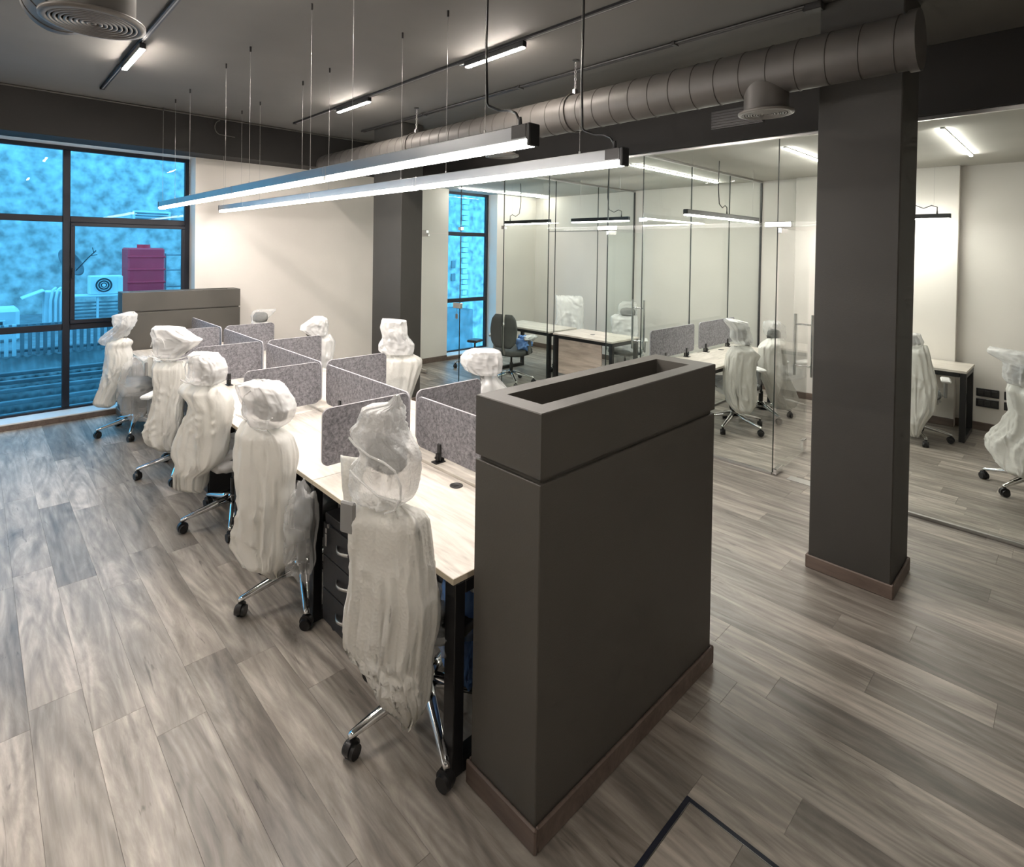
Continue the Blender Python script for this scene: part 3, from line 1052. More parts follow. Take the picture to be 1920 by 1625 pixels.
def rounded_panel(u0, u1, z0, z1, fixed, axis, th=.012, r=.04):
    """rounded-corner board; axis 'x' or 'y' = the way it runs"""
    pts = []
    for (cu, cz, a0) in ((u1 - r, z1 - r, 0), (u0 + r, z1 - r, 90), (u0 + r, z0 + r, 180), (u1 - r, z0 + r, 270)):
        for k in range(7):
            a = R(a0 + 15 * k)
            pts.append((cu + r * math.cos(a), cz + r * math.sin(a)))
    n = len(pts)
    e = .0018
    def ring(off, ins):
        cu, cz = (u0 + u1) / 2, (z0 + z1) / 2
        out = []
        for (u, z) in pts:
            uu = u - ins * (1 if u > cu else -1); zz = z - ins * (1 if z > cz else -1)
            out.append((uu, fixed + off, zz) if axis == 'x' else (fixed + off, uu, zz))
        return out
    face, edge = MB(), MB()
    h = th / 2
    edge.add(ring(-h, e) + ring(-h + e, 0) + ring(h - e, 0) + ring(h, e), [(l * n + i, l * n + (i + 1) % n, (l + 1) * n + (i + 1) % n, (l + 1) * n + i) for l in range(3) for i in range(n)])
    face.add(ring(-h, e), [list(range(n))]); face.add(ring(h, e), [list(range(n))[::-1]])
    return face, edge


def screen(u0, u1, z0, z1, fixed, axis, label, clamps, group='felt desk screens', clampside=-1, zt=.764):
    c = ((u0 + u1) / 2, fixed, z0) if axis == 'x' else (fixed, (u0 + u1) / 2, z0)
    t = thing('desk_screen', label, 'desk screen', c, 0, group)
    f, e = rounded_panel(u0, u1, z0, z1, fixed, axis)
    p = f.build('felt_board', 'felt_grey', t)
    e.build('edge', 'felt_edge', p)
    for u in clamps:
        m = MB()
        s = clampside
        def bx(ua, ub, fa, fb, za, zb):
            fa, fb = sorted((fixed + s * fa, fixed + s * fb))
            if axis == 'x': m.box(ua, ub, fa, fb, za, zb, ch=.0025)
            else: m.box(fa, fb, ua, ub, za, zb, ch=.0025)
        bx(u - .024, u + .024, -.02, .05, zt, zt + .006)
        bx(u - .014, u + .014, .0065, .017, zt + .006, zt + .10)
        bx(u - .014, u + .014, -.017, -.0065, zt + .006, zt + .10)
        bx(u - .010, u + .010, .017, .030, zt + .006, zt + .05)
        bx(u - .006, u + .006, .030, .040, zt + .022, zt + .036)
        m.build('clamp', 'black_metal', t)
    return t


for i in range(5):
    u0, u1 = BND[i] + .045, BND[i + 1] - .035
    screen(u0, u1, .795, 1.087, DXC, 'y', 'lengthwise grey felt screen along the desk spine, %s from the near planter' % ORD[i], [u0 + .22, u1 - .22])
for i in range(1, 5):
    for side in ('left', 'right'):
        u0, u1 = (1.345, 1.892) if side == 'left' else (1.948, 2.468)
        screen(u0, u1, .795, 1.10, BND[i] + .02, 'x', 'crosswise grey felt screen between the %s and %s desk from the near planter, %s row' % (ORD[i - 1], ORD[i], side), [(u0 + u1) / 2], zt=.7505, clampside=-1)

# loose black clamps lying open on the desks
for (x, y, lab) in ((1.40, 4.72, 'third'), (1.42, 5.83, 'fourth')):
    t = thing('screen_clamp', 'black screen clamp standing at the front edge of the %s left desk' % lab, 'clamp', (x, y, .7505), 0, 'loose desk clamps')
    B(x - .02, x + .02, y - .02, y + .02, .7505, .83, ch=.006).build('jaw', 'black_plastic', t)
    B(x + .0, x + .14, y - .012, y + .012, .7505, .762, ch=.003).build('foot', 'black_plastic', t)


def pedestal(x, y0, y1, label):
    t = thing('drawer_pedestal', label, 'drawer unit', (x + .23, (y0 + y1) / 2, 0))
    B(x + .012, x + .47, y0, y1, .055, .60, ch=.003).build('body', 'cabinet_black', t)
    for k in range(3):
        z0 = .065 + k * .166
        d = B(x, x + .012, y0 + .004, y1 - .004, z0, z0 + .160, ch=.002).build('drawer_front', 'cabinet_black', t)
        yc, zc = (y0 + y1) / 2, z0 + .088
        pth = [(x, yc - .055, zc)] + [(x - .022 * math.sin(math.pi * q / 8), yc - .055 + .11 * q / 8, zc) for q in range(1, 8)] + [(x, yc + .055, zc)]
        hb = MB()
        for q in range(8):
            p, r_ = Vector(pth[q]), Vector(pth[q + 1])
            hb.add([p + Vector((-.003, 0, -.007)), r_ + Vector((-.003, 0, -.007)), r_ + Vector((-.003, 0, .007)), p + Vector((-.003, 0, .007)),
                    p + Vector((.003, 0, -.007)), r_ + Vector((.003, 0, -.007)), r_ + Vector((.003, 0, .007)), p + Vector((.003, 0, .007))],
                   [(0, 3, 2, 1), (4, 5, 6, 7), (3, 7, 6, 2), (0, 1, 5, 4)], True)
        hb.build('handle', 'steel', d)
    lk = MB().cyl((x - .004, y1 - .06, .555), (x + .004, y1 - .06, .555), .010, n=14)
    lk.build('lock', 'steel', t)
    ky = MB().box(x - .016, x - .012, y1 - .066, y1 - .054, .525, .548, ch=.001).box(x - .018, x - .012, y1 - .068, y1 - .052, .46, .52, ch=.002)
    ky.build('key', 'steel', t)
    for px in (x + .05, x + .42):
        for py in (y0 + .04, y1 - .04):
            MB().cyl((px - .010, py, .026), (px + .010, py, .026), .025, n=16).cyl((px, py, .03), (px, py, .056), .008, n=8).build('caster', 'black_plastic', t)
    return t


for i in range(3):
    pedestal(1.312, BND[i] + .66, BND[i] + 1.06, 'black three-drawer pedestal with silver handles under the %s left desk' % ORD[i])

# ================================================================== CHAIRS
ROWS = {
    'c1_h': [(1.403,-0.022,-0.015),(1.382,-0.025,0.003),(1.364,-0.026,0.014),(1.354,-0.027,0.114),(1.34,-0.036,0.12),(1.29,-0.042,0.136),(1.269,-0.054,0.169),(1.241,-0.075,0.166),(1.207,-0.104,0.137),(1.17,-0.115,0.124),(1.126,-0.115,0.17),(1.096,-0.111,0.177),(1.055,-0.1,0.176),(1.02,-0.078,0.162),(0.997,-0.044,0.112),(0.985,-0.015,0.056)],
    'c1_b': [(1.007,-0.061,0.175),(1.003,-0.101,0.176),(0.99,-0.135,0.176),(0.967,-0.152,0.177),(0.905,-0.164,0.176),(0.809,-0.179,0.172),(0.712,-0.192,0.173),(0.665,-0.204,0.174),(0.664,-0.198,0.177),(0.617,-0.199,0.187),(0.558,-0.191,0.193),(0.487,-0.18,0.198),(0.46,-0.175,0.185),(0.448,-0.173,0.156),(0.422,-0.171,0.109),(0.396,-0.168,0.062),(0.368,-0.166,0.027),(0.329,-0.164,-0.008),(0.301,-0.161,-0.039),(0.272,-0.144,-0.076),(0.237,-0.125,-0.086),(0.205,-0.1,-0.09)],
    'c2_h': [(1.247,-0.001,0.1),(1.234,-0.045,0.117),(1.223,-0.078,0.187),(1.199,-0.111,0.19),(1.159,-0.143,0.174),(1.119,-0.16,0.145),(1.076,-0.15,0.15),(1.035,-0.108,0.086),(1.012,-0.075,0.007)],
    'c2_b': [(1.027,0.052,0.155),(1.021,0.007,0.169),(0.994,-0.113,0.178),(0.971,-0.146,0.18),(0.929,-0.162,0.179),(0.879,-0.174,0.186),(0.811,-0.175,0.181),(0.734,-0.16,0.163),(0.676,-0.166,0.153),(0.607,-0.161,0.15),(0.518,-0.152,0.178),(0.43,-0.164,0.208),(0.388,-0.164,0.194),(0.358,-0.154,0.146),(0.321,-0.133,0.077),(0.3,-0.101,0.009),(0.276,-0.085,-0.019),(0.244,-0.075,-0.047)],
    'c3_h': [(1.233,-0.017,0.117),(1.218,-0.059,0.122),(1.176,-0.107,0.125),(1.134,-0.128,0.116),(1.09,-0.124,0.121),(1.044,-0.103,0.142),(1.025,-0.077,0.056)],
    'c3_b': [(1.026,-0.072,0.164),(1.009,-0.156,0.202),(0.958,-0.187,0.202),(0.926,-0.196,0.146),(0.884,-0.199,0.108),(0.84,-0.194,0.118),(0.785,-0.184,0.156),(0.694,-0.164,0.199),(0.604,-0.15,0.226),(0.551,-0.135,0.219),(0.516,-0.119,0.197),(0.489,-0.088,0.175),(0.46,-0.046,0.175),(0.419,0.017,0.196),(0.329,0.032,0.195),(0.294,0.037,0.124)],
    'c4_h': [(1.286,-0.007,0.099),(1.273,-0.113,0.116),(1.237,-0.157,0.119),(1.192,-0.237,0.118),(1.174,-0.282,0.116),(1.129,-0.238,0.111),(1.092,-0.176,0.106),(1.056,-0.132,0.079),(1.02,-0.079,0.035),(0.997,-0.044,-0.0)],
    'c4_b': [(1.002,-0.141,0.114),(0.966,-0.168,0.114),(0.893,-0.169,0.112),(0.83,-0.156,0.095),(0.739,-0.135,0.086),(0.649,-0.118,0.094),(0.558,-0.118,0.12),(0.467,-0.115,0.163),(0.422,-0.102,0.176),(0.376,-0.08,0.145),(0.331,-0.072,0.092),(0.295,-0.072,0.039),(0.267,-0.07,-0.041)],
    'c5_h': [(1.281,-0.197,-0.149),(1.24,-0.204,0.011),(1.185,-0.198,0.005),(1.13,-0.174,-0.008),(1.085,-0.132,0.035),(1.027,-0.095,0.127),(0.98,-0.003,0.158),(0.935,0.077,0.133)],
    'c5_b': [(1.02,-0.138,-0.028),(0.997,-0.163,0.034),(0.963,-0.161,0.059),(0.93,-0.139,0.077),(0.853,-0.164,0.076),(0.742,-0.165,0.094),(0.63,-0.092,0.112),(0.517,-0.043,0.143),(0.437,-0.007,0.186),(0.38,0.017,0.21),(0.337,0.029,0.166),(0.321,0.06,0.104)],
    'r1_h': [(1.166,-0.073,0.086),(1.143,-0.141,0.143),(1.097,-0.18,0.161),(1.052,-0.179,0.162),(0.995,-0.139,0.157),(0.962,-0.047,0.123)],
    'r1_b': [(0.973,-0.036,0.112),(0.917,-0.012,0.13),(0.86,-0.091,0.204),(0.791,-0.147,0.228),(0.517,-0.143,0.232),(0.288,-0.117,0.213)],
    'r2_h': [(1.283,-0.146,-0.089),(1.269,-0.158,0.078),(1.203,-0.174,0.086),(1.13,-0.152,0.087),(1.101,-0.151,0.102),(1.043,-0.187,0.158),(0.984,-0.186,0.154),(0.94,-0.113,0.14)],
    'r2_b': [(0.955,-0.142,0.133),(0.903,-0.156,0.228),(0.838,-0.17,0.229),(0.764,-0.183,0.208),(0.691,-0.182,0.18),(0.544,-0.166,0.131),(0.251,-0.148,0.128),(0.133,-0.118,0.057)],
    'r3_h': [(1.207,-0.079,0.001),(1.174,-0.126,0.065),(1.108,-0.221,0.074),(1.066,-0.228,0.067),(1.025,-0.157,0.059),(0.991,-0.093,0.043)],
    'r3_b': [(1.016,-0.093,0.083),(0.941,-0.124,0.141),(0.841,-0.139,0.137),(0.758,-0.138,0.118),(0.509,-0.135,0.105),(0.259,-0.117,0.076)],
    'r4_h': [(1.186,-0.086,0.115),(1.159,-0.155,0.106),(1.104,-0.175,0.054),(1.039,-0.163,-0.016)],
    'r4_b': [(1.058,-0.154,-0.007),(0.992,-0.171,0.072),(0.786,-0.169,0.074),(0.543,-0.15,0.059)],
    'oA_h': [(1.248,0.185,0.266),(1.21,0.011,0.254),(1.131,-0.002,0.187),(1.041,-0.039,0.185),(0.973,-0.04,0.133)],
    'oA_b': [(0.961,-0.029,0.179),(0.859,-0.129,0.235),(0.791,-0.091,0.245),(0.677,-0.082,0.261),(0.495,-0.09,0.257),(0.359,-0.089,0.213),(0.245,-0.022,0.106)],
    'oB_h': [(1.177,0.037,0.164),(1.123,-0.05,0.185),(1.025,-0.066,0.161),(0.975,-0.068,0.089)],
    'oB_b': [(0.976,-0.053,0.145),(0.879,-0.056,0.249),(0.732,-0.074,0.257),(0.585,-0.092,0.248),(0.435,-0.168,0.16),(0.284,-0.258,0.1),(0.161,-0.189,0.011)],
    'oC_h': [(1.146,-0.051,0.102),(1.058,-0.087,0.112),(1.005,-0.065,0.075)],
    'oC_b': [(1.032,-0.111,0.076),(0.913,-0.147,0.109),(0.617,-0.209,0.139),(0.377,-0.191,0.134),(0.224,-0.103,0.084),(0.079,-0.06,-0.002)],
    'oD_h': [(1.189,-0.175,0.188),(1.143,-0.195,0.198),(1.087,-0.187,0.058),(0.969,-0.171,0.055),(0.913,-0.144,0.012)],
    'oD_b': [(0.922,-0.144,0.033),(0.706,-0.224,-0.003),(0.584,-0.244,0.066),(0.449,-0.247,0.18),(0.352,-0.231,0.178),(0.252,-0.197,0.058),(0.188,-0.142,-0.025)],
    'e1_b': [(1.193,-0.26,0.201),(1.11,-0.246,0.226),(0.871,-0.231,0.23),(0.727,-0.252,0.232),(0.391,-0.246,0.238),(0.032,-0.193,0.209)],
    'e2_h': [(1.182,-0.05,0.14),(1.127,-0.113,0.173),(1.039,-0.122,0.185),(0.973,-0.11,0.165)],
    'e2_b': [(0.983,-0.153,0.165),(0.949,-0.228,0.187),(0.751,-0.214,0.201),(0.42,-0.208,0.196),(0.09,-0.138,0.139)],
}



def resample(rows, n, sm=1):
    zt, zb = rows[0][0], rows[-1][0]
    out = []
    for j in range(n):
        z = zt + (zb - zt) * j / (n - 1)
        for k in range(len(rows) - 1):
            if rows[k][0] >= z >= rows[k + 1][0] - 1e-9:
                d = rows[k][0] - rows[k + 1][0]
                f = 0 if d < 1e-9 else (rows[k][0] - z) / d
                out.append([z] + [rows[k][q] + (rows[k + 1][q] - rows[k][q]) * f for q in (1, 2)])
                break
        else:
            out.append([z, rows[-1][1], rows[-1][2]])
    for _ in range(sm):
        o2 = [r[:] for r in out]
        for j in range(1, n - 1):
            for q in (1, 2):
                o2[j][q] = .25 * out[j - 1][q] + .5 * out[j][q] + .25 * out[j + 1][q]
        out = o2
    return out


def wrap_mesh(rows, xc, depth, seed, pleat=.010, crumple=.004, nrow=56, nseg=64, ex=.75, lean=0.0, power=6.0):
    """a bag of packing foam: its widths follow rows, its section is a soft oval with pleats"""
    rs = resample(rows, nrow)
    m = MB()
    vs_ = []
    zt, zb = rs[0][0], rs[-1][0]
    sd = Vector((seed * 3.1, seed * 7.7, seed * 1.3))
    for j, (z, a, b) in enumerate(rs):
        c, w = (a + b) / 2, max((b - a) / 2 * .95, .004)
        d = min(depth, w * .95)
        t_ = j / (nrow - 1)
        endf = min(1, math.sin(min(1, t_ / .10) * math.pi / 2) + .10, math.sin(min(1, (1 - t_) / .06) * math.pi / 2) + .15)
        for i in range(nseg):
            t = 2 * math.pi * i / nseg
            cs, sn = math.cos(t), math.sin(t)
            x = d * endf * math.copysign(abs(cs) ** ex, cs)
            y = w * math.copysign(abs(sn) ** ex, sn)
            q = Vector((cs * power * .35, sn * power * .35 + c * 6, z * 2.2)) + sd
            # broad folds, then sharp hanging pleats that run down the bag and splay a little
            ang = t + .35 * noise.noise(Vector((z * 2.5, sd.x, c * 4)))
            f1 = noise.noise(Vector((math.cos(ang) * 3.4 + sd.x, math.sin(ang) * 3.4 + sd.y, z * 1.1)))
            f2 = 1 - 2 * abs(noise.noise(Vector((math.cos(ang) * 7.5 + sd.y, math.sin(ang) * 7.5 + sd.z, z * .8))))
            fold = (noise.noise(q * 1.3) * .8 + f1 * 1.1 + (f2 ** 3) * 1.0 * min(1.3, .5 + t_ * 1.2)) * pleat
            r1 = 1 - 2 * abs(noise.noise(Vector((cs * 2.1 + sd.x, sn * 2.1 + sd.y, z * 11 + sd.z))))
            r2_ = 1 - 2 * abs(noise.noise(Vector((cs * 4.6 + sd.z + z * 9, sn * 4.6 + sd.x - z * 7, z * 17 + sd.y))))
            cr = (r1 * .7 + r2_ ** 3 * .6 - .45) * crumple
            k = fold + cr
            k = min(k, pleat * .5 + crumple * .4) if abs(sn) > .9 else k
            vs_.append((xc + x + cs * k + lean * (z - zb), c + y + sn * k * .6, z + cr * .3))
    fs_ = [(j * nseg + i, (j + 1) * nseg + i, (j + 1) * nseg + (i + 1) % nseg, j * nseg + (i + 1) % nseg) for j in range(nrow - 1) for i in range(nseg)]
    ct = len(vs_)
    vs_.append((xc + lean * (zt - zb), (rs[0][1] + rs[0][2]) / 2, zt + .002))
    vs_.append((xc, (rs[-1][1] + rs[-1][2]) / 2, zb - .002))
    for i in range(nseg):
        fs_.append((ct, i, (i + 1) % nseg))
        fs_.append((ct + 1, (nrow - 1) * nseg + (i + 1) % nseg, (nrow - 1) * nseg + i))
    m.add(vs_, fs_, True)
    return m


def bag_mesh(c, rad, seed, crumple=.02, nu=40, nv=24, ex=.8):
    """loose film bag over a seat or armrest: crumpled superellipsoid"""
    m = MB()
    vs_ = []
    sd = Vector((seed * 2.3, seed * 5.1, seed * .7))
    for j in range(nv + 1):
        p = -math.pi / 2 + math.pi * j / nv
        for i in range(nu):
            t = 2 * math.pi * i / nu
            def pw(v): return math.copysign(abs(v) ** ex, v)
            v = Vector((pw(math.cos(p)) * pw(math.cos(t)), pw(math.cos(p)) * pw(math.sin(t)), pw(math.sin(p))))
            k = 1 + (noise.noise(v * 2.2 + sd) * 1.2 + (abs(noise.noise(v * 4.5 + sd)) - .25) * 1.0 + noise.noise(v * 9 + sd) * .14) * crumple / max(rad) * 2
            vs_.append((c[0] + rad[0] * v.x * k, c[1] + rad[1] * v.y * k, c[2] + rad[2] * v.z * k))
    fs_ = [(j * nu + i, j * nu + (i + 1) % nu, (j + 1) * nu + (i + 1) % nu, (j + 1) * nu + i) for j in range(nv) for i in range(nu)]
    return m.add(vs_, fs_, True)


def sheet(pts, th, mat, name, parent, n=10):
    """curved thin foam sheet spanning a quad (4 local points), with real thickness"""
    A, Bq, C_, D_ = (Vector(p) for p in pts)
    nrm = (Bq - A).cross(D_ - A).normalized()
    top, bot = [], []
    for j in range(n + 1):
        for i in range(n + 1):
            u, v = i / n, j / n
            p = (A * (1 - u) + Bq * u) * (1 - v) + (D_ * (1 - u) + C_ * u) * v
            p = p + nrm * (.02 * math.sin(math.pi * u) + .008 * noise.noise(Vector((u * 3, v * 3, A.x * 9))))
            top.append(p + nrm * th / 2); bot.append(p - nrm * th / 2)
    m = MB()
    k = n + 1
    fs_ = []
    for j in range(n):
        for i in range(n):
            q = (j * k + i, j * k + i + 1, (j + 1) * k + i + 1, (j + 1) * k + i)
            fs_.append(q); fs_.append(tuple(a + k * k for a in q[::-1]))
    border = [i for i in range(k)] + [j * k + n for j in range(1, k)] + [n * k + i for i in range(n - 1, -1, -1)] + [j * k for j in range(n - 1, 0, -1)]
    for a, b in zip(border, border[1:] + border[:1]):
        fs_.append((b, a, a + k * k, b + k * k))
    m.add(top + bot, fs_, True)
    return m.build(name, mat, parent, world=False)


def base_parts(t, base_rot, heading):
    """five-star chrome base with twin-wheel casters"""
    for k in range(5):
        a = base_rot + R(72 * k) - heading
        ca, sa = math.cos(a), math.sin(a)
        def pt(r, s, z): return (r * ca - s * sa, r * sa + s * ca, z)
        sec = [(.028, .030, .135, .180), (.12, .024, .118, .158), (.24, .019, .096, .126), (.325, .016, .080, .102), (.340, .012, .078, .094)]
        vs_ = []
        for (r, w, z0, z1) in sec:
            zm = (z0 + z1) / 2
            vs_ += [pt(r, -w, zm), pt(r, -w * .7, z0), pt(r, w * .7, z0), pt(r, w, zm), pt(r, w * .6, z1), pt(r, -w * .6, z1)]
        fs_ = [(l * 6 + i, l * 6 + (i + 1) % 6, l * 6 + 6 + (i + 1) % 6, l * 6 + 6 + i) for l in range(4) for i in range(6)]
        fs_ += [(5, 4, 3, 2, 1, 0), tuple(range(24, 30))]
        lg = MB().add(vs_, fs_, True).build('base_leg', 'chrome', t, world=False)
        cz = a * 3.7 + base_rot * 5
        cu, su = math.cos(cz), math.sin(cz)
        cx_, cy_ = .327 * ca, .327 * sa
        wm = MB()
        for s in (-1, 1):
            p0 = (cx_ + su * s * .006, cy_ - cu * s * .006, .031)
            p1 = (cx_ + su * s * .026, cy_ - cu * s * .026, .031)
            wm.cyl(p0, p1, .0310, .027, n=20)
        wm.cyl((cx_ + su * .012, cy_ - cu * .012, .040), (cx_ - su * .012, cy_ + cu * .012, .040), .034, n=18)
        wm.cyl((cx_, cy_, .05), (cx_, cy_, .085), .010, n=10)
        wm.build('caster', 'black_plastic', lg, world=False)
    MB().lathe([(.001, .185), (.034, .185), (.040, .170), (.040, .125), (.030, .115), (.001, .115)], n=24).build('hub', 'chrome', t, world=False)
    MB().cyl((0, 0, .18), (0, 0, .30), .025, n=16).cyl((0, 0, .29), (0, 0, .42), .015, n=14).build('gas_lift', 'black_plastic', t, world=False)
    B(-.12, .12, -.09, .09, .415, .455, ch=.012).build('mechanism', 'black_plastic', t, world=False)


def wrapped_chair(key, label, loc, heading, base_rot, head_mat='white_film', body_mat='foam_wrap', seat_mat='clear_film', seat_drop=.0,
                  pleat=.021, lips=(), bracket=None, flap=None, group='foam-wrapped office chairs', arms=True, rowkeys=None, extra_bag=None, seat=True):
    h = R(heading)
    t = thing('office_chair', label, 'office chair', (loc[0], loc[1], 0), h, group)
    base_parts(t, R(base_rot), h)
    sd = sum(ord(c) for c in key) * .37
    P = lambda m, n_, mt, par=t: m.build(n_, mt, par, world=False)
    P(bag_mesh((.03, 0, .485), (.245, .240, .045), sd + 9, .002, ex=.6), 'seat', 'mesh_fabric')
    if seat:
        P(bag_mesh((.02, 0, .475 - seat_drop / 2), (.255, .245, .078 + seat_drop / 2), sd, .022, ex=.7), 'seat_wrap', seat_mat)
    if arms:
        for s in (-1, 1):
            ar = P(MB().box(-.02, .03, s * .275 - .014, s * .275 + .014, .47, .635, ch=.006), 'arm_post', 'grey_plastic')
            P(B(-.09, .13, s * .275 - .042, s * .275 + .042, .635, .668, ch=.012), 'arm_pad', 'white_plastic', ar)
    P(MB().tube([(-.10, 0, .44), (-.20, 0, .46), (-.235, 0, .56), (-.25, 0, .80), (-.25, 0, 1.0)], .022, 10), 'back_spine', 'grey_plastic')
    bk_ = ROWS[key + '_b']
    wr = P(wrap_mesh(bk_, -.27, .085, sd, pleat, .003, nrow=64, nseg=72), 'back_wrap', body_mat)
    if key + '_h' in ROWS:
        hd = P(wrap_mesh(ROWS[key + '_h'], -.262, .085, sd + 4, .011, .011, nrow=60, nseg=80, ex=.80, power=7), 'head_wrap', head_mat)
        hr = ROWS[key + '_h']
        mid = [q for q in hr if hr[-1][0] + .03 < q[0] < hr[0][0] - .06] or hr
        uc = sum((q[1] + q[2]) / 2 for q in mid) / len(mid)
        uw = sum((q[2] - q[1]) / 2 for q in mid) / len(mid)
        zc = sum(q[0] for q in mid) / len(mid) - .015
        P(bag_mesh((-.245, uc, zc), (.035, uw * .72, .065), sd + 2, .003, ex=.7), 'headrest', 'mesh_fabric')
        for lp in lips:
            P(MB().tube(lp[1], lp[0], 8), 'wrap_fold', head_mat, hd)
    if bracket:
        P(B(*bracket, ch=.006), 'headrest_bracket', 'grey_plastic')
    if flap:
        sheet(flap, .006, body_mat, 'foam_flap', t)
    if extra_bag:
        for (c, r_, m_) in extra_bag:
            P(bag_mesh(c, r_, sd + c[1] * 9, .024, ex=.8), 'film_bag', m_)
    return t


def arc(x, c, ry, rz, a0, a1, n=14, wob=.004):
    return [(x + wob * math.sin(k * 1.7), c[0] + ry * math.cos(R(a0 + (a1 - a0) * k / n)), c[1] + rz * math.sin(R(a0 + (a1 - a0) * k / n))) for k in range(n + 1)]


# left row, near to far
wrapped_chair('c1', 'nearest chair, bubble-wrapped with a peaked hood, between planter and first left desk', (1.395, 1.818), 21, 30, 'bubble_film', 'foam_ribbed', pleat=.027,
              lips=[(.0045, [(-.355, .125, 1.25), (-.365, .09, 1.232), (-.37, .02, 1.205), (-.37, -.04, 1.195), (-.365, -.085, 1.17), (-.36, -.108, 1.12), (-.355, -.105, 1.07), (-.35, -.075, 1.025), (-.345, -.03, 1.0)]),
                    (.004, [(-.355, .12, 1.13), (-.365, .08, 1.115), (-.37, -.02, 1.07), (-.36, -.09, 1.06)])],
              bracket=(-.375, -.355, .085, .150, .905, 1.02), flap=((-.20, .17, 1.115), (-.20, .295, 1.105), (-.24, .25, 1.0), (-.26, .17, .88)),
              extra_bag=[((.056, -.155, .44), (.12, .10, .25), 'blue_film')])
wrapped_chair('c2', 'foam-wrapped chair with round hooded head at the second left desk', (1.37, 2.949), 24, 34, 'white_film', 'foam_wrap',
              lips=[(.004, arc(-.345, (-.03, 1.125), .125, .105, 60, -110)), (.004, arc(-.345, (.02, 1.10), .13, .04, 190, 330))],
              extra_bag=[((-.25, -.215, .50), (.085, .065, .23), 'clear_film')])
wrapped_chair('c3', 'foam-wrapped chair with twisted tail at the third left desk', (1.374, 4.057), 31, 32, 'white_film', 'foam_wrap', seat_mat='white_film',
              lips=[(.004, arc(-.345, (-.01, 1.13), .112, .10, 100, -80)), (.004, arc(-.345, (.04, 1.07), .10, .03, 180, 340))])
wrapped_chair('c4', 'foam-wrapped chair with wide flaring film head at the fourth left desk', (1.33, 5.20), 50, 28, 'white_film', 'foam_wrap',
              lips=[(.004, arc(-.35, (.03, 1.13), .055, .075, 0, 340)), (.004, arc(-.35, (-.05, 1.08), .16, .05, 200, 340))],
              bracket=(-.37, -.345, .105, .125, .90, 1.01), flap=((-.27, .11, 1.05), (-.22, .22, .97), (-.24, .20, .93), (-.27, .10, .86)))
wrapped_chair('c5', 'leaning foam-wrapped chair with clear seat bag beside the window end planter', (1.245, 6.61), 39, 36, 'white_film', 'foam_wrap', pleat=.014,
              lips=[(.004, [(-.34, -.20, 1.25), (-.35, -.12, 1.19), (-.35, -.04, 1.12), (-.35, .05, 1.06)])],
              extra_bag=[((-.16, -.20, .50), (.22, .17, .31), 'clear_film')])
# right row
wrapped_chair('r1', 'film-wrapped chair head showing above the near right screen', (2.77, 2.99), 225, 10, 'white_film', 'white_film')
wrapped_chair('r2', 'tall film-wrapped chair in front of the far column, right row', (2.78, 4.12), 232, 25, 'white_film', 'foam_ribbed')
wrapped_chair('r3', 'film-wrapped chair with pointed wrap against the cream wall, right row', (2.60, 5.24), 238, 40, 'white_film', 'white_film')
wrapped_chair('r4', 'farthest chair of the right row, small clear-wrapped head by the far planter', (2.48, 6.37), 245, 15, 'clear_film', 'white_film')
# chair behind the near planter: only its blue-filmed seat shows under the desk end
ROWS['r0_b'] = [(q[0] - .02, q[1], q[2]) for q in ROWS['r2_b']]
ROWS['r0_h'] = [(q[0] - .12, q[1], q[2]) for q in ROWS['r1_h']]
wrapped_chair('r0', 'film-wrapped chair at the first right desk, hidden behind the near planter', (2.70, 2.10), 185, 22, 'white_film', 'white_film', seat_mat='clear_film',
              )
# offices
GO = 'wrapped chairs in the glass offices'
wrapped_chair('oA', 'foam-wrapped chair at the left of the two office screens, behind the open door', (6.25, 2.60), 50, 40, 'white_film', 'foam_wrap', group=GO, seat_mat='white_film')
wrapped_chair('oB', 'foam-wrapped chair seen through the open glass door, right of its twin', (6.95, 2.58), 60, 20, 'clear_film', 'foam_wrap', group=GO)
wrapped_chair('oC', 'foam-wrapped chair half hidden behind the near column', (7.42, 1.22), 10, -5, 'white_film', 'foam_wrap', group=GO)
wrapped_chair('oD', 'foam-wrapped chair cut off at the right edge of the picture', (6.468, .238), -30, 6, 'white_film', 'foam_wrap', group=GO, arms=False, seat=False)
wrapped_chair('e1', 'white film-covered square chair back behind the far office desk', (7.1, 5.58), 218, 15, 'white_film', 'white_film', group=GO, arms=False)
wrapped_chair('e2', 'clear-wrapped chair behind the wood-fronted middle office desk', (7.1, 4.55), 213, 30, 'clear_film', 'white_film', group=GO)

# dark chair in clear film in the far office
t = thing('office_chair', 'dark mesh chair in clear film in front of the far office desk', 'office chair', (5.80, 5.62, 0), R(15), 'chairs in clear film')
base_parts(t, R(20), R(15))
P = lambda m, n_, mt, par=t: m.build(n_, mt, par, world=False)
P(bag_mesh((.05, 0, .46), (.26, .25, .06), 3, .004, ex=.6), 'seat', 'mesh_fabric')
for s in (-1, 1):
    pr_ = [(1.02, .02 * s, .14 * s), (.95, .01 * s, .20 * s), (.80, .012 * s, .225 * s), (.62, .015 * s, .20 * s), (.54, .02 * s, .12 * s)]
    pr_ = [(z, min(a, b), max(a, b)) for z, a, b in pr_]
    P(wrap_mesh(pr_, -.24, .035, 2 + s, .004, .001, 24, 28), 'backrest_half', 'mesh_fabric')
    ar = P(MB().box(-.02, .03, s * .29 - .016, s * .29 + .016, .45, .655, ch=.006), 'arm_post', 'white_plastic')
    P(bag_mesh((.03, s * .29, .68), (.15, .06, .04), 5 + s, .02), 'arm_wrap', 'white_film', ar)
P(MB().tube([(-.10, 0, .43), (-.20, 0, .45), (-.25, 0, .55), (-.26, 0, .85)], .02, 10), 'back_spine', 'grey_plastic')
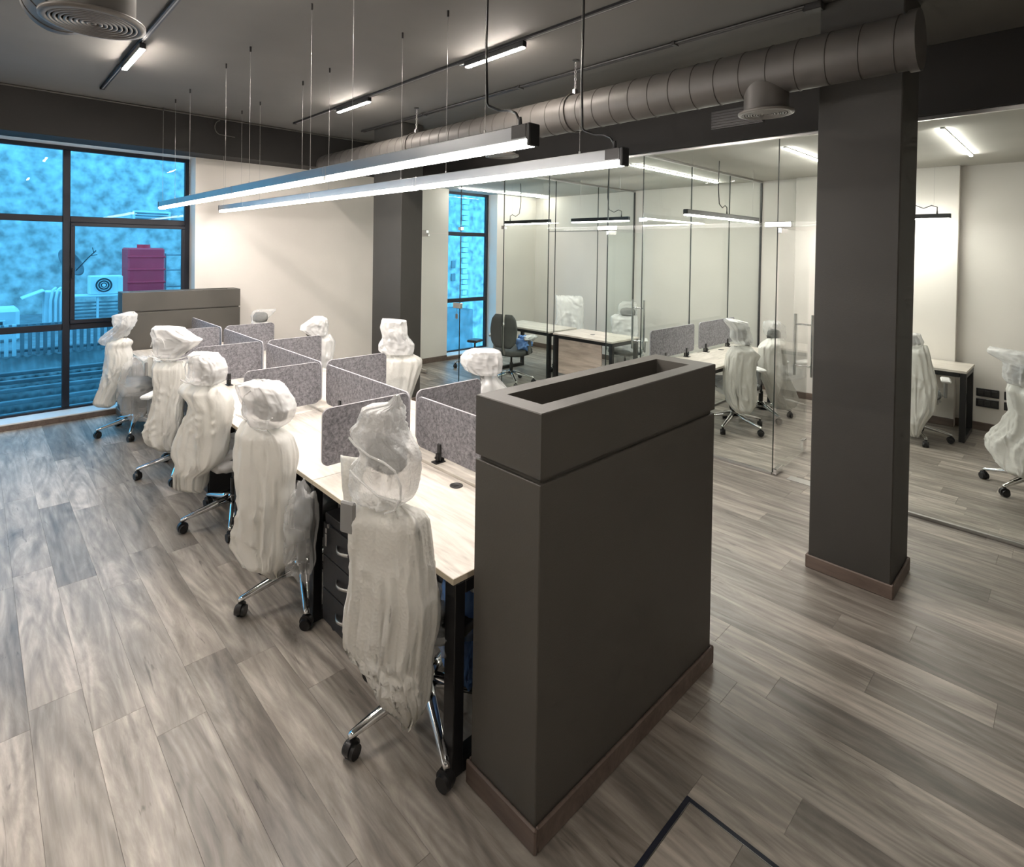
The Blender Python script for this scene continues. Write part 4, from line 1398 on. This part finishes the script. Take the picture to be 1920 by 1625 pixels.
P(wrap_mesh([(1.06, -.15, .16), (.98, -.23, .24), (.80, -.26, .26), (.60, -.24, .25), (.50, -.20, .22)], -.24, .09, 14, .012, .012), 'back_film', 'gloss_film')
P(bag_mesh((.08, 0, .43), (.34, .31, .12), 8, .03, ex=.75), 'seat_film', 'gloss_film')
P(bag_mesh((.02, -.20, .60), (.11, .09, .09), 18, .03), 'film_bag', 'blue_film')
t = thing('arm_chair', 'dark office chair with pale armrest by the far office window', 'office chair', (6.10, 6.75, 0), R(20), 'chairs in clear film')
base_parts(t, R(10), R(20))
P(bag_mesh((.05, 0, .46), (.26, .25, .06), 23, .004, ex=.6), 'seat', 'mesh_fabric')
for s in (-1, 1):
    ar = P(MB().box(-.02, .03, s * .29 - .016, s * .29 + .016, .45, .655, ch=.006), 'arm_post', 'grey_plastic')
    P(B(-.10, .14, s * .29 - .045, s * .29 + .045, .655, .69, ch=.012), 'arm_pad', 'grey_plastic', ar)

# ================================================================== OFFICE DESKS
def office_desk(x0, x1, y0, y1, along, label, panel=None, grommet=None, legs=None):
    t = thing('office_desk', label, 'desk', ((x0 + x1) / 2, (y0 + y1) / 2, 0), 0, 'office desks')
    B(x0, x1, y0, y1, .725, .75, ch=.002).build('tabletop', 'desk_wood_x' if along == 'x' else 'desk_wood', t)
    h = .725
    if along == 'y':
        for yy in (y0 + .03, y1 - .03):
            leg_loop(MB(), x0 + .02, x1 - .02, yy).build('leg_frame', 'black_metal', t)
        B(x0 + .03, x0 + .07, y0 + .06, y1 - .06, .675, h, ch=.002).build('rail', 'black_metal', t)
        B(x1 - .07, x1 - .03, y0 + .06, y1 - .06, .675, h, ch=.002).build('rail', 'black_metal', t)
    else:
        for xx in (legs or (x0 + .03, x1 - .03)):
            m = MB()
            w = .05
            m.box(xx - .025, xx + .025, y0 + .02, y0 + .07, 0, .722, ch=.003).box(xx - .025, xx + .025, y1 - .07, y1 - .02, 0, .722, ch=.003)
            m.box(xx - .025, xx + .025, y0 + .07, y1 - .07, 0, .05, ch=.003).box(xx - .025, xx + .025, y0 + .07, y1 - .07, .672, .722, ch=.003)
            m.build('leg_frame', 'black_metal', t)
        B(x0 + .06, x1 - .06, y0 + .03, y0 + .07, .675, .722, ch=.002).build('rail', 'black_metal', t)
    if panel:
        B(*panel, ch=.003).build('modesty_panel', 'panel_wood', t)
    if grommet:
        MB().lathe([(.034, .0), (.034, .0025), (.026, .003), (.001, .0015)], (grommet[0], grommet[1], .75), n=24).build('grommet', 'dark_profile', t)
    return t


office_desk(6.19, 6.86, 4.17, 5.17, 'y', 'wood-fronted desk in the middle glass office', panel=(6.235, 6.255, 4.36, 5.10, .18, .72), grommet=(6.50, 4.70))
office_desk(6.22, 6.88, 5.27, 6.40, 'y', 'pale desk in the far glass office behind the clear-wrapped chair')
office_desk(5.26, 6.28, 2.56, 3.12, 'x', 'office desk under the left screen behind the open glass door', grommet=(5.8, 3.0), legs=(5.29,))
office_desk(6.29, 7.34, 2.56, 3.12, 'x', 'office desk under the right screen behind the open glass door', grommet=(6.8, 3.0), legs=(7.31,))
office_desk(7.60, 8.215, .80, 2.05, 'y', 'pale table with black frame against the wall right of the near column')
screen(5.24, 6.21, .80, 1.115, 3.06, 'x', 'left grey felt screen on the office desks behind the open door', [5.55, 6.02], 'office felt screens', zt=.7505)
screen(6.33, 7.30, .80, 1.115, 3.06, 'x', 'right grey felt screen on the office desks behind the open door', [6.5, 7.1], 'office felt screens', zt=.7505)

# wall sockets
def socket(y, z, lab):
    t = thing('wall_socket', lab, 'socket', (XR - .014, y, z), 0, 'wall sockets')
    B(XR - .016, XR, y - .095, y + .095, z - .045, z + .045, ch=.003).build('plate', 'black_plastic', t)
    for k in range(3):
        yc = y - .058 + k * .058
        B(XR - .019, XR - .015, yc - .022, yc + .022, z - .026, z + .026, ch=.002).build('outlet', 'dark_profile', t)


socket(.70, .425, 'upper black wall socket plate nearest the table leg')
socket(.70, .310, 'lower black wall socket plate nearest the table leg')
socket(.47, .425, 'upper black wall socket plate behind the right edge chair')
socket(.47, .310, 'lower black wall socket plate behind the right edge chair')

# ================================================================== OUTSIDE THE WINDOWS
# neighbouring building: rough plaster wall, roof terrace with units, corrugated roof below
wall_out = MB().box(-14, 24, 15.0, 15.4, -4.0, 5.4).build('neighbour_wall', 'plaster_out')
tag(wall_out, 'rough mottled plaster wall of the neighbouring building outside', 'wall')
v = MB().box(2.73, 3.52, 14.93, 15.0, 2.50, 2.72, ch=.01).build('vent_frame', 'white_out', wall_out)
for k in range(3):
    B(2.78, 3.47, 14.91, 14.94, 2.53 + k * .06, 2.56 + k * .06, ch=.004).build('louver', 'grey_out', v)
for k in range(22):                     # quoin stones up the far corner
    w = .20 if k % 2 else .30
    B(12.95 - w / 2, 12.95 + w / 2, 14.90, 15.0, .1 + k * .19, .1 + k * .19 + .165, ch=.012).build('quoin', 'white_out', wall_out)
for (x, z) in ((12.45, 1.25), (12.45, .80)):
    B(x - .09, x + .09, 14.94, 15.0, z, z + .26, ch=.01).build('shutter', 'grey_out', wall_out)
tag(MB().box(10.9, 12.2, 13.6, 14.6, -4, -.05, ch=.02).build('parapet_block', 'grey_out'), 'grey parapet block outside the office window', 'wall')
tag(B(-6, 9, 10.2, 14.99, -.2, 0.42).build('roof_terrace', 'grey_out'), 'grey roof terrace of the neighbouring building', 'roof')

t = thing('water_tank', 'red box-shaped water tank outside on the terrace', 'water tank', (2.63, 13.3, .42))
B(2.30, 2.96, 13.0, 13.65, .42, 1.86, ch=.03).build('body', 'red_out', t)
for k in range(5):
    B(2.285, 2.975, 12.985, 13.02, .62 + k * .26, .66 + k * .26, ch=.008).build('rib', 'red_out', t)
MB().cyl((2.63, 13.3, 1.86), (2.63, 13.3, 1.93), .12, n=20).build('lid', 'red_out', t)
t = thing('tank_frame', 'thin pipe rack beside the red tank outside', 'rack', (3.15, 13.2, .42))
for x in (3.0, 3.32):
    MB().cyl((x, 13.1, .42), (x, 13.1, 1.75), .018, n=8).build('post', 'grey_out', t)
for z in (1.05, 1.4, 1.72):
    MB().cyl((3.0, 13.1, z), (3.32, 13.1, z), .014, n=8).build('rail', 'grey_out', t)


def ac_unit(x0, x1, y, z0, z1, label):
    t = thing('air_conditioner', label, 'air conditioner', ((x0 + x1) / 2, y + .14, z0))
    B(x0, x1, y, y + .28, z0, z1, ch=.015).build('case', 'white_out', t)
    cx_, cz_, r = x0 + (x1 - x0) * .42, (z0 + z1) / 2, (z1 - z0) * .40
    MB().cyl((cx_, y - .006, cz_), (cx_, y + .01, cz_), r, n=28).build('fan_opening', 'dark_out', t)
    for k in range(3):
        ring = [(cx_ + r * (1 - k * .3) * math.cos(2 * math.pi * i / 28), y - .012, cz_ + r * (1 - k * .3) * math.sin(2 * math.pi * i / 28)) for i in range(28)]
        MB().tube(ring, .006, 5, closed=True).build('guard_ring', 'white_out', t)
    MB().cyl((cx_, y - .02, cz_), (cx_, y, cz_), r * .22, n=16).build('fan_hub', 'white_out', t)
    B(x1 - (x1 - x0) * .16, x1 - .015, y - .008, y + .006, z0 + .03, z1 - .03, ch=.004).build('side_panel', 'white_out', t)
    return t


ac_unit(1.60, 2.13, 12.5, .98, 1.33, 'white air conditioner with round fan outside, left of the red tank')
t = thing('unit_stand', 'white frame stand under the outdoor fan unit', 'stand', (1.65, 12.6, .42))
for x in (1.32, 1.72, 2.10):
    B(x - .02, x + .02, 12.45, 12.49, .42, .975, ch=.004).build('post', 'white_out', t)
B(1.28, 2.16, 12.42, 12.85, .945, .976, ch=.005).build('deck', 'white_out', t)
for k in range(6):
    B(1.34, 2.08, 12.46, 12.475, .50 + k * .065, .53 + k * .065, ch=.003).build('slat', 'grey_out', t)
t = thing('service_cabinet', 'white metal cabinet with hood outside the window', 'cabinet', (1.0, 12.2, .42))
B(.90, 1.20, 12.0, 12.4, .42, 1.10, ch=.01).build('body', 'white_out', t)
MB().add([(.60, 11.9, 1.0), (.90, 11.9, 1.13), (.90, 12.4, 1.13), (.60, 12.4, 1.0), (.60, 11.9, .985), (.90, 11.9, 1.115), (.90, 12.4, 1.115), (.60, 12.4, .985)],
         [(0, 1, 2, 3), (7, 6, 5, 4), (0, 4, 5, 1), (2, 6, 7, 3), (0, 3, 7, 4), (1, 5, 6, 2)]).build('hood', 'white_out', t)
for x in (.98, 1.05, 1.12):
    MB().tube([(x, 11.98, .45), (x, 11.96, .95), (x + .03, 11.99, 1.12), (x + .08, 12.05, 1.16)], .022, 8).build('pipe', 'white_out', t)
t = thing('white_kiosk', 'white box with small window outside at the left edge', 'cabinet', (.2, 11.2, .42))
B(-.30, .53, 11.0, 11.6, .42, .93, ch=.05).build('body', 'white_out', t)
B(.10, .36, 10.985, 11.0, .60, .76, ch=.01).build('window_frame', 'white_out', t)
B(.13, .33, 10.978, 10.99, .62, .74, ch=.005).build('pane', 'dark_out', t)
# satellite dish
t = thing('satellite_dish', 'grey satellite dish outside behind the window mullion', 'satellite dish', (1.42, 13.5, .42))
m = MB()
vs_, nr, ns = [], 7, 30
for sgn in (0, 1):
    for j in range(nr + 1):
        r = .30 * j / nr
        for i in range(ns):
            a = 2 * math.pi * i / ns
            u, v_ = r * math.cos(a) * .78, r * math.sin(a)
            vs_.append((1.42 + u * .85 + v_ * -.30, 13.4 + .10 * (1 - (r / .30) ** 2) + sgn * .012 + u * .5, 1.56 + v_ * .85 - u * .2))
k_ = (nr + 1) * ns
fs_ = []
for j in range(nr):
    for i in range(ns):
        q = (j * ns + i, j * ns + (i + 1) % ns, (j + 1) * ns + (i + 1) % ns, (j + 1) * ns + i)
        fs_.append(q); fs_.append(tuple(a + k_ for a in q[::-1]))
for i in range(ns):
    fs_.append((nr * ns + i, nr * ns + (i + 1) % ns, k_ + nr * ns + (i + 1) % ns, k_ + nr * ns + i))
m.add(vs_, fs_, True).build('reflector', 'grey_out', t)
MB().cyl((1.42, 13.55, .42), (1.42, 13.52, 1.5), .025, n=10).build('mast', 'grey_out', t)
ft = MB().tube([(1.5, 13.45, 1.40), (1.66, 13.15, 1.66), (1.78, 13.1, 1.80)], .010, 6).tube([(1.70, 13.12, 1.70), (1.80, 13.1, 1.72)], .008, 6).tube([(1.74, 13.1, 1.76), (1.72, 13.1, 1.86)], .008, 6)
ft.build('feed_arm', 'dark_out', t)
# picket railing and corrugated sheets
t = thing('picket_railing', 'white and grey picket railing low outside the window', 'railing', (1.0, 10.1, .30))
for k in range(34):
    x = -.62 + k * .085
    B(x, x + .046, 10.0, 10.03, .36, .80, ch=.004).build('picket', 'white_out' if k < 13 else 'grey_out', t)
for z in (.40, .76):
    B(-.65, 2.3, 10.03, 10.055, z, z + .035, ch=.004).build('rail', 'grey_out', t)
t = thing('corrugated_roof', 'dark corrugated metal roof sloping below the window', 'roof', (1.0, 9.3, -.9))
m = MB()
n = 260
vs_ = []
for th in (0, -.012):
    for (y, z) in ((10.05, .34), (9.72, .18), (9.2, -.02), (8.6, -.36), (8.15, -.75)):
        for i in range(n + 1):
            vs_.append((-2.6 + 5.4 * i / n, y, z + th + .016 * math.sin(i * 1.1)))
r_ = n + 1
fs_ = []
for j in range(4):
    for i in range(n):
        q = (j * r_ + i, (j + 1) * r_ + i, (j + 1) * r_ + i + 1, j * r_ + i + 1)
        fs_.append(q); fs_.append(tuple(a + 5 * r_ for a in q[::-1]))
m.add(vs_, fs_, True).build('sheet', 'roof_out', t)
for k, (y, z) in enumerate(((9.55, .16), (9.35, .09), (9.15, .02), (8.95, -.09), (8.75, -.20))):
    B(-2.6, 2.8, y - .035, y + .035, z + .015, z + .065, ch=.006).build('purlin', 'grey_out', t)
